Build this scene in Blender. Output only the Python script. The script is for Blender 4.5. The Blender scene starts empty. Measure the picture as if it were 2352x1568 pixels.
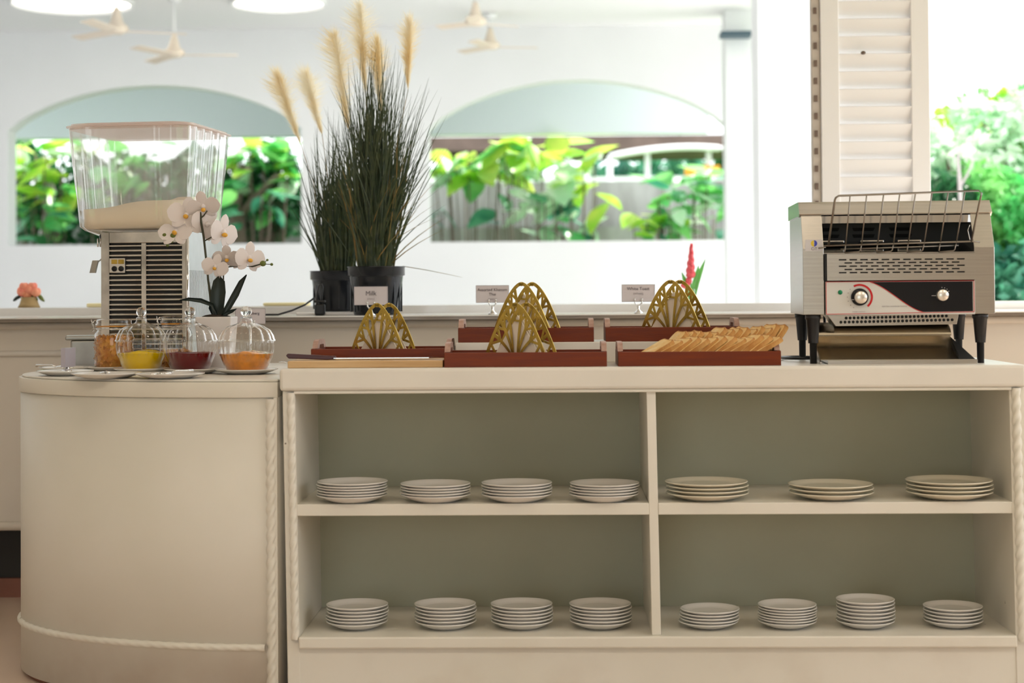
import bpy, math, random
from mathutils import Vector, Matrix, Euler
random.seed(7)
PI = math.pi
sc = bpy.context.scene
COL = sc.collection

# ------------------------------------------------------------------ camera
F_PX = 3956.0
CAM = Vector((0.0, 0.0, 0.95))
YAW, PITCH, ROLL = 0.025, 0.02, 0.007
SHIFT_Y = (-79.0 - 104.0) / 2352.0
cd = bpy.data.cameras.new('camera')
cam = bpy.data.objects.new('camera', cd)
COL.objects.link(cam)
RC = Matrix.Rotation(YAW, 3, 'Z') @ Matrix.Rotation(PI / 2 + PITCH, 3, 'X') @ Matrix.Rotation(-ROLL, 3, 'Z')
cam.matrix_world = Matrix.Translation(CAM) @ RC.to_4x4()
cd.sensor_width = 36.0
cd.lens = F_PX / 2352.0 * 36.0
cd.shift_y = SHIFT_Y
cd.clip_start = 0.05
cd.clip_end = 300
cd.dof.use_dof = True
cd.dof.focus_distance = 4.5
cd.dof.aperture_fstop = 3.3
sc.camera = cam

def P(px, py, Y):
    """world point seen at photo pixel (px,py) on the vertical plane y=Y"""
    d = Vector(((px - 1176) / F_PX, (784 - py) / F_PX + SHIFT_Y * 2352 / F_PX, -1.0))
    d = RC @ d
    return CAM + d * (Y / d.y)
def PX(px, py, Y): return P(px, py, Y).x
def PZ(px, py, Y): return P(px, py, Y).z
def onz(px, py, z):
    """world point at height z seen at the pixel"""
    d = RC @ Vector(((px - 1176) / F_PX, (784 - py) / F_PX + SHIFT_Y * 2352 / F_PX, -1.0))
    return CAM + d * ((z - CAM.z) / d.z)

# ------------------------------------------------------------------ world, sun, lamps, exposure
w = bpy.data.worlds.new('world'); sc.world = w; w.use_nodes = True
bg = w.node_tree.nodes['Background']
bg.inputs['Color'].default_value = (0.93, 0.97, 1.0, 1)
bg.inputs['Strength'].default_value = 2.7
sd = bpy.data.lights.new('sun', 'SUN'); sd.energy = 9.0; sd.angle = 0.03; sd.color = (1, .95, .85)
so = bpy.data.objects.new('sun', sd); COL.objects.link(so)
so.rotation_euler = Vector((-0.45, -0.42, -0.78)).to_track_quat('-Z', 'Y').to_euler()
LAMP_SPOTS = [(-1.6, 1.3), (0.3, 1.1), (2.1, 1.3), (-1.3, 3.3), (0.5, 3.3), (2.3, 3.3)]
LAMP_W = [15, 15, 15, 2.5, 2.5, 2.5]
LAMP_COL = (1.0, 0.86, 0.70)
sc.view_settings.view_transform = 'Standard'
sc.view_settings.look = 'None'
sc.view_settings.exposure = 0.0
sc.view_settings.gamma = 1.0
sc.view_settings.use_curve_mapping = False

# ------------------------------------------------------------------ materials
def nt_mat(name):
    m = bpy.data.materials.new(name); m.use_nodes = True
    return m, m.node_tree, m.node_tree.nodes['Principled BSDF']
def mat(name, col, rough=0.5, metal=0.0, var=0.0, vscale=8.0, bump=0.0, bscale=60.0, spec=None, trans=0.0, ior=1.45, coat=0.0, emit=None, estr=0.0, stretch=None, col2=None, aniso=0.0, sss=0.0):
    m, nt, b = nt_mat(name)
    b.inputs['Base Color'].default_value = (*col, 1)
    b.inputs['Roughness'].default_value = rough
    b.inputs['Metallic'].default_value = metal
    b.inputs['IOR'].default_value = ior
    b.inputs['Transmission Weight'].default_value = trans
    b.inputs['Coat Weight'].default_value = coat
    if spec is not None: b.inputs['Specular IOR Level'].default_value = spec
    if sss: b.inputs['Subsurface Weight'].default_value = sss
    if emit:
        b.inputs['Emission Color'].default_value = (*emit, 1); b.inputs['Emission Strength'].default_value = estr
    N, L = nt.nodes, nt.links
    tc = N.new('ShaderNodeTexCoord'); mp = N.new('ShaderNodeMapping')
    L.new(tc.outputs['Object'], mp.inputs['Vector'])
    if stretch: mp.inputs['Scale'].default_value = stretch
    if var or col2:
        n = N.new('ShaderNodeTexNoise'); n.inputs['Scale'].default_value = vscale; n.inputs['Detail'].default_value = 5
        L.new(mp.outputs['Vector'], n.inputs['Vector'])
        r = N.new('ShaderNodeValToRGB')
        c2 = col2 if col2 else tuple(c * (1 - var) for c in col)
        r.color_ramp.elements[0].position = 0.35; r.color_ramp.elements[1].position = 0.65
        r.color_ramp.elements[0].color = (*c2, 1); r.color_ramp.elements[1].color = (*col, 1)
        L.new(n.outputs['Fac'], r.inputs['Fac']); L.new(r.outputs['Color'], b.inputs['Base Color'])
    if bump:
        n2 = N.new('ShaderNodeTexNoise'); n2.inputs['Scale'].default_value = bscale; n2.inputs['Detail'].default_value = 3
        L.new(mp.outputs['Vector'], n2.inputs['Vector'])
        bp = N.new('ShaderNodeBump'); bp.inputs['Strength'].default_value = bump; bp.inputs['Distance'].default_value = 0.002
        L.new(n2.outputs['Fac'], bp.inputs['Height']); L.new(bp.outputs['Normal'], b.inputs['Normal'])
    return m
def thin_glass(name, tint=(0.96, 0.97, 0.97), gloss=(1, 1, 1), rough=0.02, ior=1.6, boost=0.0, bump=0.0, bscale=40, milky=0.0, mcol=(.92, .93, .93)):
    m = bpy.data.materials.new(name); m.use_nodes = True
    nt = m.node_tree; N, L = nt.nodes, nt.links
    N.clear()
    out = N.new('ShaderNodeOutputMaterial'); mx = N.new('ShaderNodeMixShader')
    t = N.new('ShaderNodeBsdfTransparent'); t.inputs['Color'].default_value = (*tint, 1)
    g = N.new('ShaderNodeBsdfGlossy'); g.inputs['Color'].default_value = (*gloss, 1); g.inputs['Roughness'].default_value = rough
    lw0 = N.new('ShaderNodeLayerWeight'); lw0.inputs['Blend'].default_value = .5
    pw = N.new('ShaderNodeMath'); pw.operation = 'POWER'; pw.inputs[1].default_value = 2.2
    L.new(lw0.outputs['Facing'], pw.inputs[0])
    lw = N.new('ShaderNodeMath'); lw.operation = 'MULTIPLY_ADD'; lw.inputs[1].default_value = (ior - 1) * 1.5; lw.inputs[2].default_value = .04
    L.new(pw.outputs[0], lw.inputs[0])
    add = N.new('ShaderNodeMath'); add.operation = 'ADD'; add.inputs[1].default_value = boost; add.use_clamp = True
    L.new(lw.outputs[0], add.inputs[0]); L.new(add.outputs[0], mx.inputs['Fac'])
    base = t.outputs[0]
    if milky:
        d = N.new('ShaderNodeBsdfDiffuse'); d.inputs['Color'].default_value = (*mcol, 1)
        tl = N.new('ShaderNodeBsdfTranslucent'); tl.inputs['Color'].default_value = (*mcol, 1)
        m1 = N.new('ShaderNodeMixShader'); m1.inputs['Fac'].default_value = .6
        L.new(d.outputs[0], m1.inputs[1]); L.new(tl.outputs[0], m1.inputs[2])
        m2 = N.new('ShaderNodeMixShader'); m2.inputs['Fac'].default_value = milky
        L.new(t.outputs[0], m2.inputs[1]); L.new(m1.outputs[0], m2.inputs[2]); base = m2.outputs[0]
    L.new(base, mx.inputs[1]); L.new(g.outputs[0], mx.inputs[2]); L.new(mx.outputs[0], out.inputs['Surface'])
    if bump:
        n2 = N.new('ShaderNodeTexNoise'); n2.inputs['Scale'].default_value = bscale
        tc = N.new('ShaderNodeTexCoord'); L.new(tc.outputs['Object'], n2.inputs['Vector'])
        bp = N.new('ShaderNodeBump'); bp.inputs['Strength'].default_value = bump; bp.inputs['Distance'].default_value = 0.003
        L.new(n2.outputs['Fac'], bp.inputs['Height']); L.new(bp.outputs['Normal'], g.inputs['Normal'])
    return m
def paint_mat(name, col, stain=(0.42, 0.27, 0.17), zlo=0.0, zhi=0.22, amt=0.35, chips=True, rough=0.42):
    """gloss paint with grubby staining near the floor and small dark chips"""
    m, nt, b = nt_mat(name); N, L = nt.nodes, nt.links
    b.inputs['Roughness'].default_value = rough
    geo = N.new('ShaderNodeNewGeometry')
    n = N.new('ShaderNodeTexNoise'); n.inputs['Scale'].default_value = 5; n.inputs['Detail'].default_value = 6
    L.new(geo.outputs['Position'], n.inputs['Vector'])
    sep = N.new('ShaderNodeSeparateXYZ'); L.new(geo.outputs['Position'], sep.inputs[0])
    mr = N.new('ShaderNodeMapRange'); mr.inputs['From Min'].default_value = zhi; mr.inputs['From Max'].default_value = zlo
    L.new(sep.outputs['Z'], mr.inputs['Value'])
    rp = N.new('ShaderNodeMapRange'); rp.inputs['From Min'].default_value = 0.48; rp.inputs['From Max'].default_value = 0.72
    L.new(n.outputs['Fac'], rp.inputs['Value'])
    mul = N.new('ShaderNodeMath'); mul.operation = 'MULTIPLY'
    L.new(mr.outputs[0], mul.inputs[0]); L.new(rp.outputs[0], mul.inputs[1])
    m2 = N.new('ShaderNodeMath'); m2.operation = 'MULTIPLY'; m2.inputs[1].default_value = amt
    L.new(mul.outputs[0], m2.inputs[0])
    mix = N.new('ShaderNodeMix'); mix.data_type = 'RGBA'
    n3 = N.new('ShaderNodeTexNoise'); n3.inputs['Scale'].default_value = 2.2; n3.inputs['Detail'].default_value = 4
    L.new(geo.outputs['Position'], n3.inputs['Vector'])
    cr = N.new('ShaderNodeValToRGB')
    cr.color_ramp.elements[0].color = (col[0] * .93, col[1] * .93, col[2] * .90, 1); cr.color_ramp.elements[1].color = (*col, 1)
    cr.color_ramp.elements[0].position = .35; cr.color_ramp.elements[1].position = .65
    L.new(n3.outputs['Fac'], cr.inputs[0])
    L.new(m2.outputs[0], mix.inputs['Factor']); L.new(cr.outputs[0], mix.inputs['A']); mix.inputs['B'].default_value = (*stain, 1)
    last = mix.outputs['Result']
    if chips:
        v = N.new('ShaderNodeTexNoise'); v.inputs['Scale'].default_value = 42; v.inputs['Detail'].default_value = 1.5
        L.new(geo.outputs['Position'], v.inputs['Vector'])
        cm = N.new('ShaderNodeMapRange'); cm.inputs['From Min'].default_value = 0.80; cm.inputs['From Max'].default_value = 0.83
        L.new(v.outputs['Fac'], cm.inputs['Value'])
        mix2 = N.new('ShaderNodeMix'); mix2.data_type = 'RGBA'
        L.new(cm.outputs[0], mix2.inputs['Factor']); L.new(last, mix2.inputs['A']); mix2.inputs['B'].default_value = (.12, .08, .05, 1)
        last = mix2.outputs['Result']
    L.new(last, b.inputs['Base Color'])
    bn = N.new('ShaderNodeTexNoise'); bn.inputs['Scale'].default_value = 24; L.new(geo.outputs['Position'], bn.inputs['Vector'])
    bp = N.new('ShaderNodeBump'); bp.inputs['Strength'].default_value = .25; bp.inputs['Distance'].default_value = .002
    L.new(bn.outputs['Fac'], bp.inputs['Height']); L.new(bp.outputs['Normal'], b.inputs['Normal'])
    return m
def leaf_mat(name, c1, c2, trans=0.35, rough=0.35, scale=3.0):
    m = bpy.data.materials.new(name); m.use_nodes = True
    nt = m.node_tree; N, L = nt.nodes, nt.links; N.clear()
    out = N.new('ShaderNodeOutputMaterial'); mx = N.new('ShaderNodeMixShader'); mx.inputs['Fac'].default_value = trans
    b = N.new('ShaderNodeBsdfPrincipled'); b.inputs['Roughness'].default_value = rough
    t = N.new('ShaderNodeBsdfTranslucent')
    geo = N.new('ShaderNodeNewGeometry'); n = N.new('ShaderNodeTexNoise'); n.inputs['Scale'].default_value = scale
    L.new(geo.outputs['Position'], n.inputs['Vector'])
    r = N.new('ShaderNodeValToRGB'); r.color_ramp.elements[0].position = .38; r.color_ramp.elements[1].position = .62
    r.color_ramp.elements[0].color = (*c1, 1); r.color_ramp.elements[1].color = (*c2, 1)
    L.new(n.outputs['Fac'], r.inputs[0]); L.new(r.outputs[0], b.inputs['Base Color']); L.new(r.outputs[0], t.inputs['Color'])
    L.new(b.outputs[0], mx.inputs[1]); L.new(t.outputs[0], mx.inputs[2]); L.new(mx.outputs[0], out.inputs['Surface'])
    return m

M = dict(
    cab=paint_mat('cream_paint', (0.80, 0.765, 0.69)),
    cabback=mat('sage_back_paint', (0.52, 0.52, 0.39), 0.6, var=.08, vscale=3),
    toppaint=mat('worktop_paint', (0.80, 0.76, 0.69), 0.35, var=.06, vscale=5),
    wallw=mat('wall_paint', (0.72, 0.66, 0.58), 0.6, var=.04, vscale=2),
    hallw=mat('hall_plaster', (0.86, 0.86, 0.87), 0.8, var=.03, vscale=1.5),
    hallceil=mat('hall_ceiling_plaster', (0.85, 0.84, 0.84), 0.8),
    canopy=mat('grey_canopy_plaster', (0.74, 0.79, 0.83), 0.8),
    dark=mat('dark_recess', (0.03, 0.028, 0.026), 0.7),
    redwood=mat('red_wood_plinth', (0.30, 0.12, 0.08), 0.5, var=.3, vscale=4),
    floor=mat('room_floor', (0.74, 0.58, 0.46), 0.35, var=.12, vscale=1.4),
    ledge=mat('polished_ledge', (0.78, 0.76, 0.73), 0.15, coat=.4),
    ledgefront=mat('ledge_nosing', (0.35, 0.29, 0.24), 0.18, var=.3, vscale=12, stretch=(.3, 1, 1)),
    roomwall=mat('room_wall', (0.66, 0.60, 0.52), 0.7),
    roomceil=mat('room_ceiling', (0.75, 0.72, 0.68), 0.8),
    china=mat('white_china', (0.80, 0.77, 0.73), 0.12, coat=.3),
    chinay=mat('ivory_china', (0.80, 0.74, 0.60), 0.14, coat=.3),
    wood=mat('mahogany_stain', (0.19, 0.036, 0.009), 0.38, spec=.25, col2=(0.15, 0.030, 0.012), vscale=7, stretch=(1.2, 6, 14), bump=.15, bscale=30),
    woodtop=mat('worn_handle_wood', (0.50, 0.33, 0.27), 0.5, col2=(0.38, 0.22, 0.17), vscale=60),
    board=mat('beech_board', (0.70, 0.47, 0.24), 0.4, col2=(0.55, 0.33, 0.14), vscale=5, stretch=(1, 6, 18)),
    gold=mat('brushed_brass', (0.60, 0.43, 0.10), 0.25, 1.0, var=.35, vscale=25),
    napkin=mat('napkin_paper', (0.82, 0.72, 0.62), 0.8),
    steel=mat('stainless_steel', (0.60, 0.57, 0.53), 0.27, 1.0, var=.10, vscale=5, stretch=(1, 1, 40), bump=.04, bscale=90),
    steelb=mat('bright_steel', (0.72, 0.72, 0.72), 0.12, 1.0),
    chrome=mat('chrome', (0.80, 0.80, 0.80), 0.06, 1.0),
    chute=mat('polished_chute_steel', (0.62, 0.55, 0.44), 0.24, 1.0, var=.12, vscale=4),
    chromeb=mat('rippled_reflection_chrome', (0.80, 0.80, 0.80), 0.08, 1.0, var=.45, vscale=9, bump=1.0, bscale=9),  # light and dark mottling in the colour imitates reflections; bump warps the mirror
    sidep=mat('side_panel_metal', (0.78, 0.82, 0.84), 0.35, .5, var=.2, vscale=6),
    wire=mat('wire_steel', (0.30, 0.27, 0.24), 0.35, 1.0),
    black=mat('black_plastic', (0.012, 0.012, 0.014), 0.35),
    blackg=mat('black_gloss', (0.01, 0.01, 0.012), 0.3, spec=.3),
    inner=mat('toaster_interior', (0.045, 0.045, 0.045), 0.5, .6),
    darkslot=mat('vent_dark', (0.006, 0.006, 0.006), 0.8),
    pwhite=mat('panel_white', (0.66, 0.65, 0.62), 0.4),
    red=mat('panel_red', (0.55, 0.01, 0.015), 0.4),
    green=mat('indicator_green', (0.0, 0.22, 0.09), 0.2),
    silver=mat('knob_silver', (0.80, 0.76, 0.70), 0.3, .9),
    sticker=mat('sticker_white', (0.62, 0.60, 0.62), 0.5),
    blue=mat('logo_blue', (0.04, 0.06, 0.42), 0.5),
    yellow=mat('logo_yellow', (0.75, 0.55, 0.05), 0.5),
    ink=mat('ink', (0.12, 0.10, 0.12), 0.7),
    greyink=mat('grey_ink', (0.42, 0.38, 0.40), 0.7),
    card=mat('card_paper', (0.68, 0.62, 0.64), 0.7),
    cardedge=mat('card_border', (0.30, 0.27, 0.29), 0.7),
    pot=mat('nursery_pot', (0.012, 0.014, 0.018), 0.22),
    soil=mat('soil', (0.03, 0.02, 0.012), 0.95, bump=.6),
    blade=leaf_mat('grass_blade', (0.025, 0.045, 0.02), (0.07, 0.09, 0.035), .15, .4, 30),
    bladed=leaf_mat('dry_grass_blade', (0.33, 0.20, 0.06), (0.16, 0.14, 0.04), .15, .5, 20),
    plume=leaf_mat('pampas_plume', (0.90, 0.76, 0.48), (0.95, 0.90, 0.76), .6, .9, 8),
    glass=thin_glass('clear_glass', (0.97, 0.97, 0.96), ior=1.62, boost=.0, rough=.03),
    gball=mat('solid_glass', (1, 1, 1), 0.0, trans=1.0, ior=1.5),
    plastic=thin_glass('clear_polycarbonate', (0.97, 0.97, 0.96), rough=.10, ior=1.6, boost=.02, bump=.3, bscale=14, milky=.18),
    lidplastic=thin_glass('rosy_lid_plastic', (1, .98, .97), gloss=(1, .93, .9), rough=.1, ior=1.25, boost=.0, bump=.3, bscale=10, milky=.45, mcol=(1.0, .92, .89)),
    milk=mat('cream_drink', (0.90, 0.78, 0.60), 0.35, sss=.0, coat=.3),
    jamy=mat('yellow_jam', (0.90, 0.60, 0.0), 0.12, coat=.2, bump=.3, bscale=90),
    jamr=mat('dark_red_jam', (0.15, 0.0, 0.003), 0.3, spec=.1),
    jamo=mat('orange_marmalade', (0.92, 0.32, 0.0), 0.12, var=.25, vscale=60, coat=.6, bump=.5, bscale=90),
    flake=mat('cornflakes', (0.75, 0.36, 0.05), 0.6, col2=(0.55, 0.20, 0.03), vscale=60),
    crumb=mat('toast_crumb', (0.90, 0.70, 0.38), 0.85, col2=(0.84, 0.54, 0.20), vscale=35, bump=.6, bscale=220),
    crust=mat('toast_crust', (0.66, 0.38, 0.13), 0.8, col2=(0.46, 0.19, 0.04), vscale=30, bump=.4, bscale=150),
    tin=mat('dull_tin', (0.42, 0.41, 0.38), 0.35, .9, var=.2, vscale=12),
    knifeh=mat('burgundy_handle', (0.06, 0.01, 0.014), 0.3),
    acryl=mat('lilac_acrylic', (0.62, 0.58, 0.66), 0.25, trans=.3),
    orchid=mat('orchid_petal', (0.76, 0.69, 0.67), 0.6, sss=.0),
    orchidlip=mat('orchid_lip', (0.80, 0.42, 0.05), 0.5),
    bud=mat('orchid_bud', (0.13, 0.16, 0.03), 0.5),
    stem=mat('orchid_stem', (0.05, 0.05, 0.025), 0.5),
    oleaf=mat('orchid_leaf', (0.012, 0.022, 0.018), 0.35),
    cachepot=mat('white_cachepot', (0.72, 0.68, 0.66), 0.4),
    rose=mat('coral_rose', (0.85, 0.22, 0.16), 0.6, col2=(0.9, 0.38, 0.22), vscale=30),
    basket=mat('jute_wrap', (0.40, 0.28, 0.13), 0.9, bump=.5),
    ginger=mat('red_ginger', (0.85, 0.12, 0.14), 0.5),
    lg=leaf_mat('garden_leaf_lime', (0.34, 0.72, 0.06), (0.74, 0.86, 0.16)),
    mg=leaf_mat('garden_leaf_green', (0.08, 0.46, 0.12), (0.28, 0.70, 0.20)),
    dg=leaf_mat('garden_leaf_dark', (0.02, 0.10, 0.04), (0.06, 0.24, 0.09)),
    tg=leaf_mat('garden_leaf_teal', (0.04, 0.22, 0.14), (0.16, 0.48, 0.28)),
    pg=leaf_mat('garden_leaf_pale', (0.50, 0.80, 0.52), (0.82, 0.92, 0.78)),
    orangef=mat('orange_blossom', (0.9, 0.38, 0.03), 0.6),
    bark=mat('bark', (0.22, 0.16, 0.13), 0.9, var=.3, vscale=9, bump=.5),
    palebark=mat('pale_bark', (0.50, 0.45, 0.45), 0.9),
    concrete=mat('streaked_concrete', (0.42, 0.41, 0.41), 0.9, col2=(0.25, 0.24, 0.23), vscale=2.2, stretch=(2.2, 1, .5)),
    roofb=mat('brown_roof', (0.20, 0.13, 0.12), 0.8, var=.3, vscale=3),
    grass=mat('lawn', (0.12, 0.25, 0.06), 0.95, var=.3, vscale=3),
    shutter=mat('shutter_paint', (0.90, 0.89, 0.90), 0.5),
    shutteredge=mat('shutter_edge', (0.62, 0.56, 0.50), 0.6),
    darkbeam=mat('slate_lamp', (0.06, 0.10, 0.13), 0.5),
    fanp=mat('fan_paint', (0.80, 0.68, 0.56), 0.5),
    lampm=mat('lamp_glow', (1, 1, 1), 0.5, emit=(1.0, .94, .80), estr=4.0),
    ylw=mat('pale_yellow_cloth', (0.85, 0.75, 0.42), 0.8),
)

# ------------------------------------------------------------------ geometry helpers
class MB:
    def __init__(s): s.v = []; s.f = []; s.smooth = []
    def add(s, vs, fs, smooth=False):
        o = len(s.v); s.v += [tuple(v) for v in vs]
        for f in fs: s.f.append([i + o for i in f]); s.smooth.append(smooth)
        return s
    def box(s, x0, x1, y0, y1, z0, z1, fn=None):
        vs = [(x, y, z) for x in (x0, x1) for y in (y0, y1) for z in (z0, z1)]
        if fn: vs = [fn(*v) for v in vs]
        return s.add(vs, [(0, 1, 3, 2), (4, 6, 7, 5), (0, 4, 5, 1), (2, 3, 7, 6), (0, 2, 6, 4), (1, 5, 7, 3)])
    def cbox(s, c, size, rot=None):
        hx, hy, hz = [a / 2 for a in size]
        R = rot if rot is not None else Matrix.Identity(3)
        vs = [Vector(c) + R @ Vector((x, y, z)) for x in (-hx, hx) for y in (-hy, hy) for z in (-hz, hz)]
        return s.add(vs, [(0, 1, 3, 2), (4, 6, 7, 5), (0, 4, 5, 1), (2, 3, 7, 6), (0, 2, 6, 4), (1, 5, 7, 3)])
    def prism(s, pts, a0, a1, axis='y', smooth=False):
        """extrude a 2-D polygon. axis y: pts=(x,z); axis x: pts=(y,z); axis z: pts=(x,y)"""
        def mk(p, a):
            if axis == 'y': return (p[0], a, p[1])
            if axis == 'x': return (a, p[0], p[1])
            return (p[0], p[1], a)
        n = len(pts); vs = [mk(p, a0) for p in pts] + [mk(p, a1) for p in pts]
        fs = [list(range(n)), list(range(2 * n - 1, n - 1, -1))]
        s.add(vs, fs)
        o = len(s.v) - 2 * n
        for i in range(n):
            j = (i + 1) % n
            s.f.append([o + i, o + n + i, o + n + j, o + j]); s.smooth.append(smooth)
        return s
    def lathe(s, prof, c=(0, 0, 0), n=32, flute=None, close=False):
        """prof: list of (r,z). flute(ang,r,z)->r"""
        vs = []
        for (r, z) in prof:
            for k in range(n):
                a = 2 * PI * k / n
                rr = flute(a, r, z) if flute else r
                vs.append((c[0] + rr * math.cos(a), c[1] + rr * math.sin(a), c[2] + z))
        fs = []
        m = len(prof)
        for i in range(m - 1 + (1 if close else 0)):
            i2 = (i + 1) % m
            for k in range(n):
                k2 = (k + 1) % n
                fs.append((i * n + k, i * n + k2, i2 * n + k2, i2 * n + k))
        return s.add(vs, fs, True)
    def tube(s, pts, r, n=8, cap=True):
        pts = [Vector(p) for p in pts]
        rs = r if isinstance(r, (list, tuple)) else [r] * len(pts)
        vs = []; up = None
        for i, p in enumerate(pts):
            t = (pts[min(i + 1, len(pts) - 1)] - pts[max(i - 1, 0)])
            if t.length < 1e-9: t = Vector((0, 0, 1))
            t.normalize()
            if up is None: up = Vector((0, 0, 1)) if abs(t.z) < .9 else Vector((1, 0, 0))
            a = t.cross(up)
            if a.length < 1e-6: a = t.cross(Vector((0, 1, 0)))
            a.normalize(); b = t.cross(a); up = b * -1 if False else up
            for k in range(n):
                an = 2 * PI * k / n
                vs.append(p + (a * math.cos(an) + b * math.sin(an)) * rs[i])
        fs = []
        for i in range(len(pts) - 1):
            for k in range(n):
                k2 = (k + 1) % n
                fs.append((i * n + k, i * n + k2, (i + 1) * n + k2, (i + 1) * n + k))
        if cap:
            fs.append(tuple(range(n - 1, -1, -1))); L0 = (len(pts) - 1) * n
            fs.append(tuple(range(L0, L0 + n)))
        return s.add(vs, fs, True)
    def ell(s, c, r, n=12, m=8, fn=None):
        vs = []; c = Vector(c)
        rr = r if isinstance(r, (tuple, list)) else (r, r, r)
        for i in range(m + 1):
            th = PI * i / m
            for k in range(n):
                a = 2 * PI * k / n
                v = Vector((rr[0] * math.sin(th) * math.cos(a), rr[1] * math.sin(th) * math.sin(a), -rr[2] * math.cos(th)))
                if fn: v = fn(v)
                vs.append(c + v)
        fs = [(i * n + k, i * n + (k + 1) % n, (i + 1) * n + (k + 1) % n, (i + 1) * n + k) for i in range(m) for k in range(n)]
        return s.add(vs, fs, True)
    def sheet(s, grid, smooth=True, thick=0.0, tv=(0, 0, 1)):
        """grid of points rows x cols"""
        R = len(grid); C = len(grid[0])
        vs = [p for row in grid for p in row]
        fs = [(i * C + j, i * C + j + 1, (i + 1) * C + j + 1, (i + 1) * C + j) for i in range(R - 1) for j in range(C - 1)]
        s.add(vs, fs, smooth)
        if thick:
            tv = Vector(tv) * thick
            s.add([Vector(p) - tv for p in vs], [f[::-1] for f in fs], smooth)
            g2 = [[Vector(p) for p in row] for row in grid]
            border = g2[0] + [r[-1] for r in g2[1:]] + g2[-1][::-1][1:] + [r[0] for r in g2[::-1][1:-1]]
            n = len(border); vs2 = border + [p - tv for p in border]
            s.add(vs2, [(i, (i + 1) % n, n + (i + 1) % n, n + i) for i in range(n)])
        return s
    def xf(s, fn):
        s.v = [tuple(fn(Vector(v))) for v in s.v]; return s
    def mesh(s, name, m, bevel=False):
        me = bpy.data.meshes.new(name)
        me.from_pydata(s.v, [], s.f)
        me.polygons.foreach_set('use_smooth', s.smooth)
        me.materials.append(m); me.update()
        return me
def link(name, me, parent=None, loc=None, rot=None):
    o = bpy.data.objects.new(name, me); COL.objects.link(o)
    if parent is not None: o.parent = parent
    if loc is not None: o.location = loc
    if rot is not None: o.rotation_euler = rot
    return o
def part(name, mb, m, parent=None, bevel=0.0, seg=2, label=None, kind=None, recalc=True):
    me = mb.mesh(name, m)
    if recalc:
        import bmesh
        bm = bmesh.new(); bm.from_mesh(me); bmesh.ops.recalc_face_normals(bm, faces=bm.faces); bm.to_mesh(me); bm.free()
    o = link(name, me, parent)
    if bevel:
        b = o.modifiers.new('edge', 'BEVEL'); b.width = bevel; b.segments = seg; b.limit_method = 'ANGLE'; b.angle_limit = 0.7
    if label: o['label'] = label
    if kind: o['kind'] = kind
    return o
def thing(name, label, cat, loc=(0, 0, 0), rz=0.0, group=None):
    o = bpy.data.objects.new(name, None); COL.objects.link(o)
    o.empty_display_size = .05
    o.location = loc; o.rotation_euler = (0, 0, rz)
    o['label'] = label; o['category'] = cat
    if group: o['group'] = group
    return o
def tag(o, label, cat, group=None):
    o['label'] = label; o['category'] = cat
    if group: o['group'] = group
    return o
def struct(name, mb, m, parent=None, bevel=0.0):
    o = part(name, mb, m, parent, bevel); o['kind'] = 'structure'; return o
def dup(root, loc, rz=0.0, label=None, group=None, rot=None):
    r = root.copy(); COL.objects.link(r); r.location = loc
    r.rotation_euler = rot if rot else (0, 0, rz)
    if label: r['label'] = label
    if group: r['group'] = group
    def rec(a, b):
        for ch in list(a.children):
            c = ch.copy(); COL.objects.link(c); c.parent = b; rec(ch, c)
    rec(root, r)
    return r
def text(name, s, size, loc, m, parent, align='CENTER', ext=0.0003, sx=1.0):
    cu = bpy.data.curves.new(name, 'FONT'); cu.body = s; cu.size = size; cu.align_x = align; cu.align_y = 'CENTER'
    cu.extrude = ext; cu.resolution_u = 2; cu.materials.append(m)
    tmp = bpy.data.objects.new(name, cu); me = bpy.data.meshes.new_from_object(tmp); bpy.data.objects.remove(tmp)
    me.name = name; o = bpy.data.objects.new(name, me); COL.objects.link(o); o.parent = parent
    o.location = loc; o.rotation_euler = (PI / 2, 0, 0); o.scale = (sx, 1, 1)
    return o
def rrect(hx, hy, r, n=6):
    pts = []
    for cx, cy, a0 in ((hx - r, hy - r, 0), (-hx + r, hy - r, PI / 2), (-hx + r, -hy + r, PI), (hx - r, -hy + r, 1.5 * PI)):
        for k in range(n + 1):
            a = a0 + PI / 2 * k / n
            pts.append((cx + r * math.cos(a), cy + r * math.sin(a)))
    return pts

# ================================================================== SETTING
WY = 5.35                       # face of the wall under the window opening
# front room shell
struct('floor', MB().box(-3.6, 3.6, -2.6, 5.7, -0.05, 0.0), M['floor'])
struct('ceiling', MB().box(-3.6, 3.6, -2.6, 5.6, 3.0, 3.1), M['roomceil'])
struct('wall_left', MB().box(-3.7, -3.6, -2.6, 5.6, 0, 3.0), M['roomwall'])
struct('wall_right', MB().box(3.6, 3.7, -2.6, 5.6, 0, .9).box(3.6, 3.7, -2.6, 5.6, 2.6, 3.0).box(3.6, 3.7, -2.6, .2, .9, 2.6), M['roomwall'])
struct('wall_back', MB().box(-3.7, -2.2, -2.7, -2.6, 0, 3.0).box(.2, 3.7, -2.7, -2.6, 0, 3.0).box(-2.2, .2, -2.7, -2.6, 2.3, 3.0), M['roomwall'])  # opening added behind the camera to let daylight onto the cabinets
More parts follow.
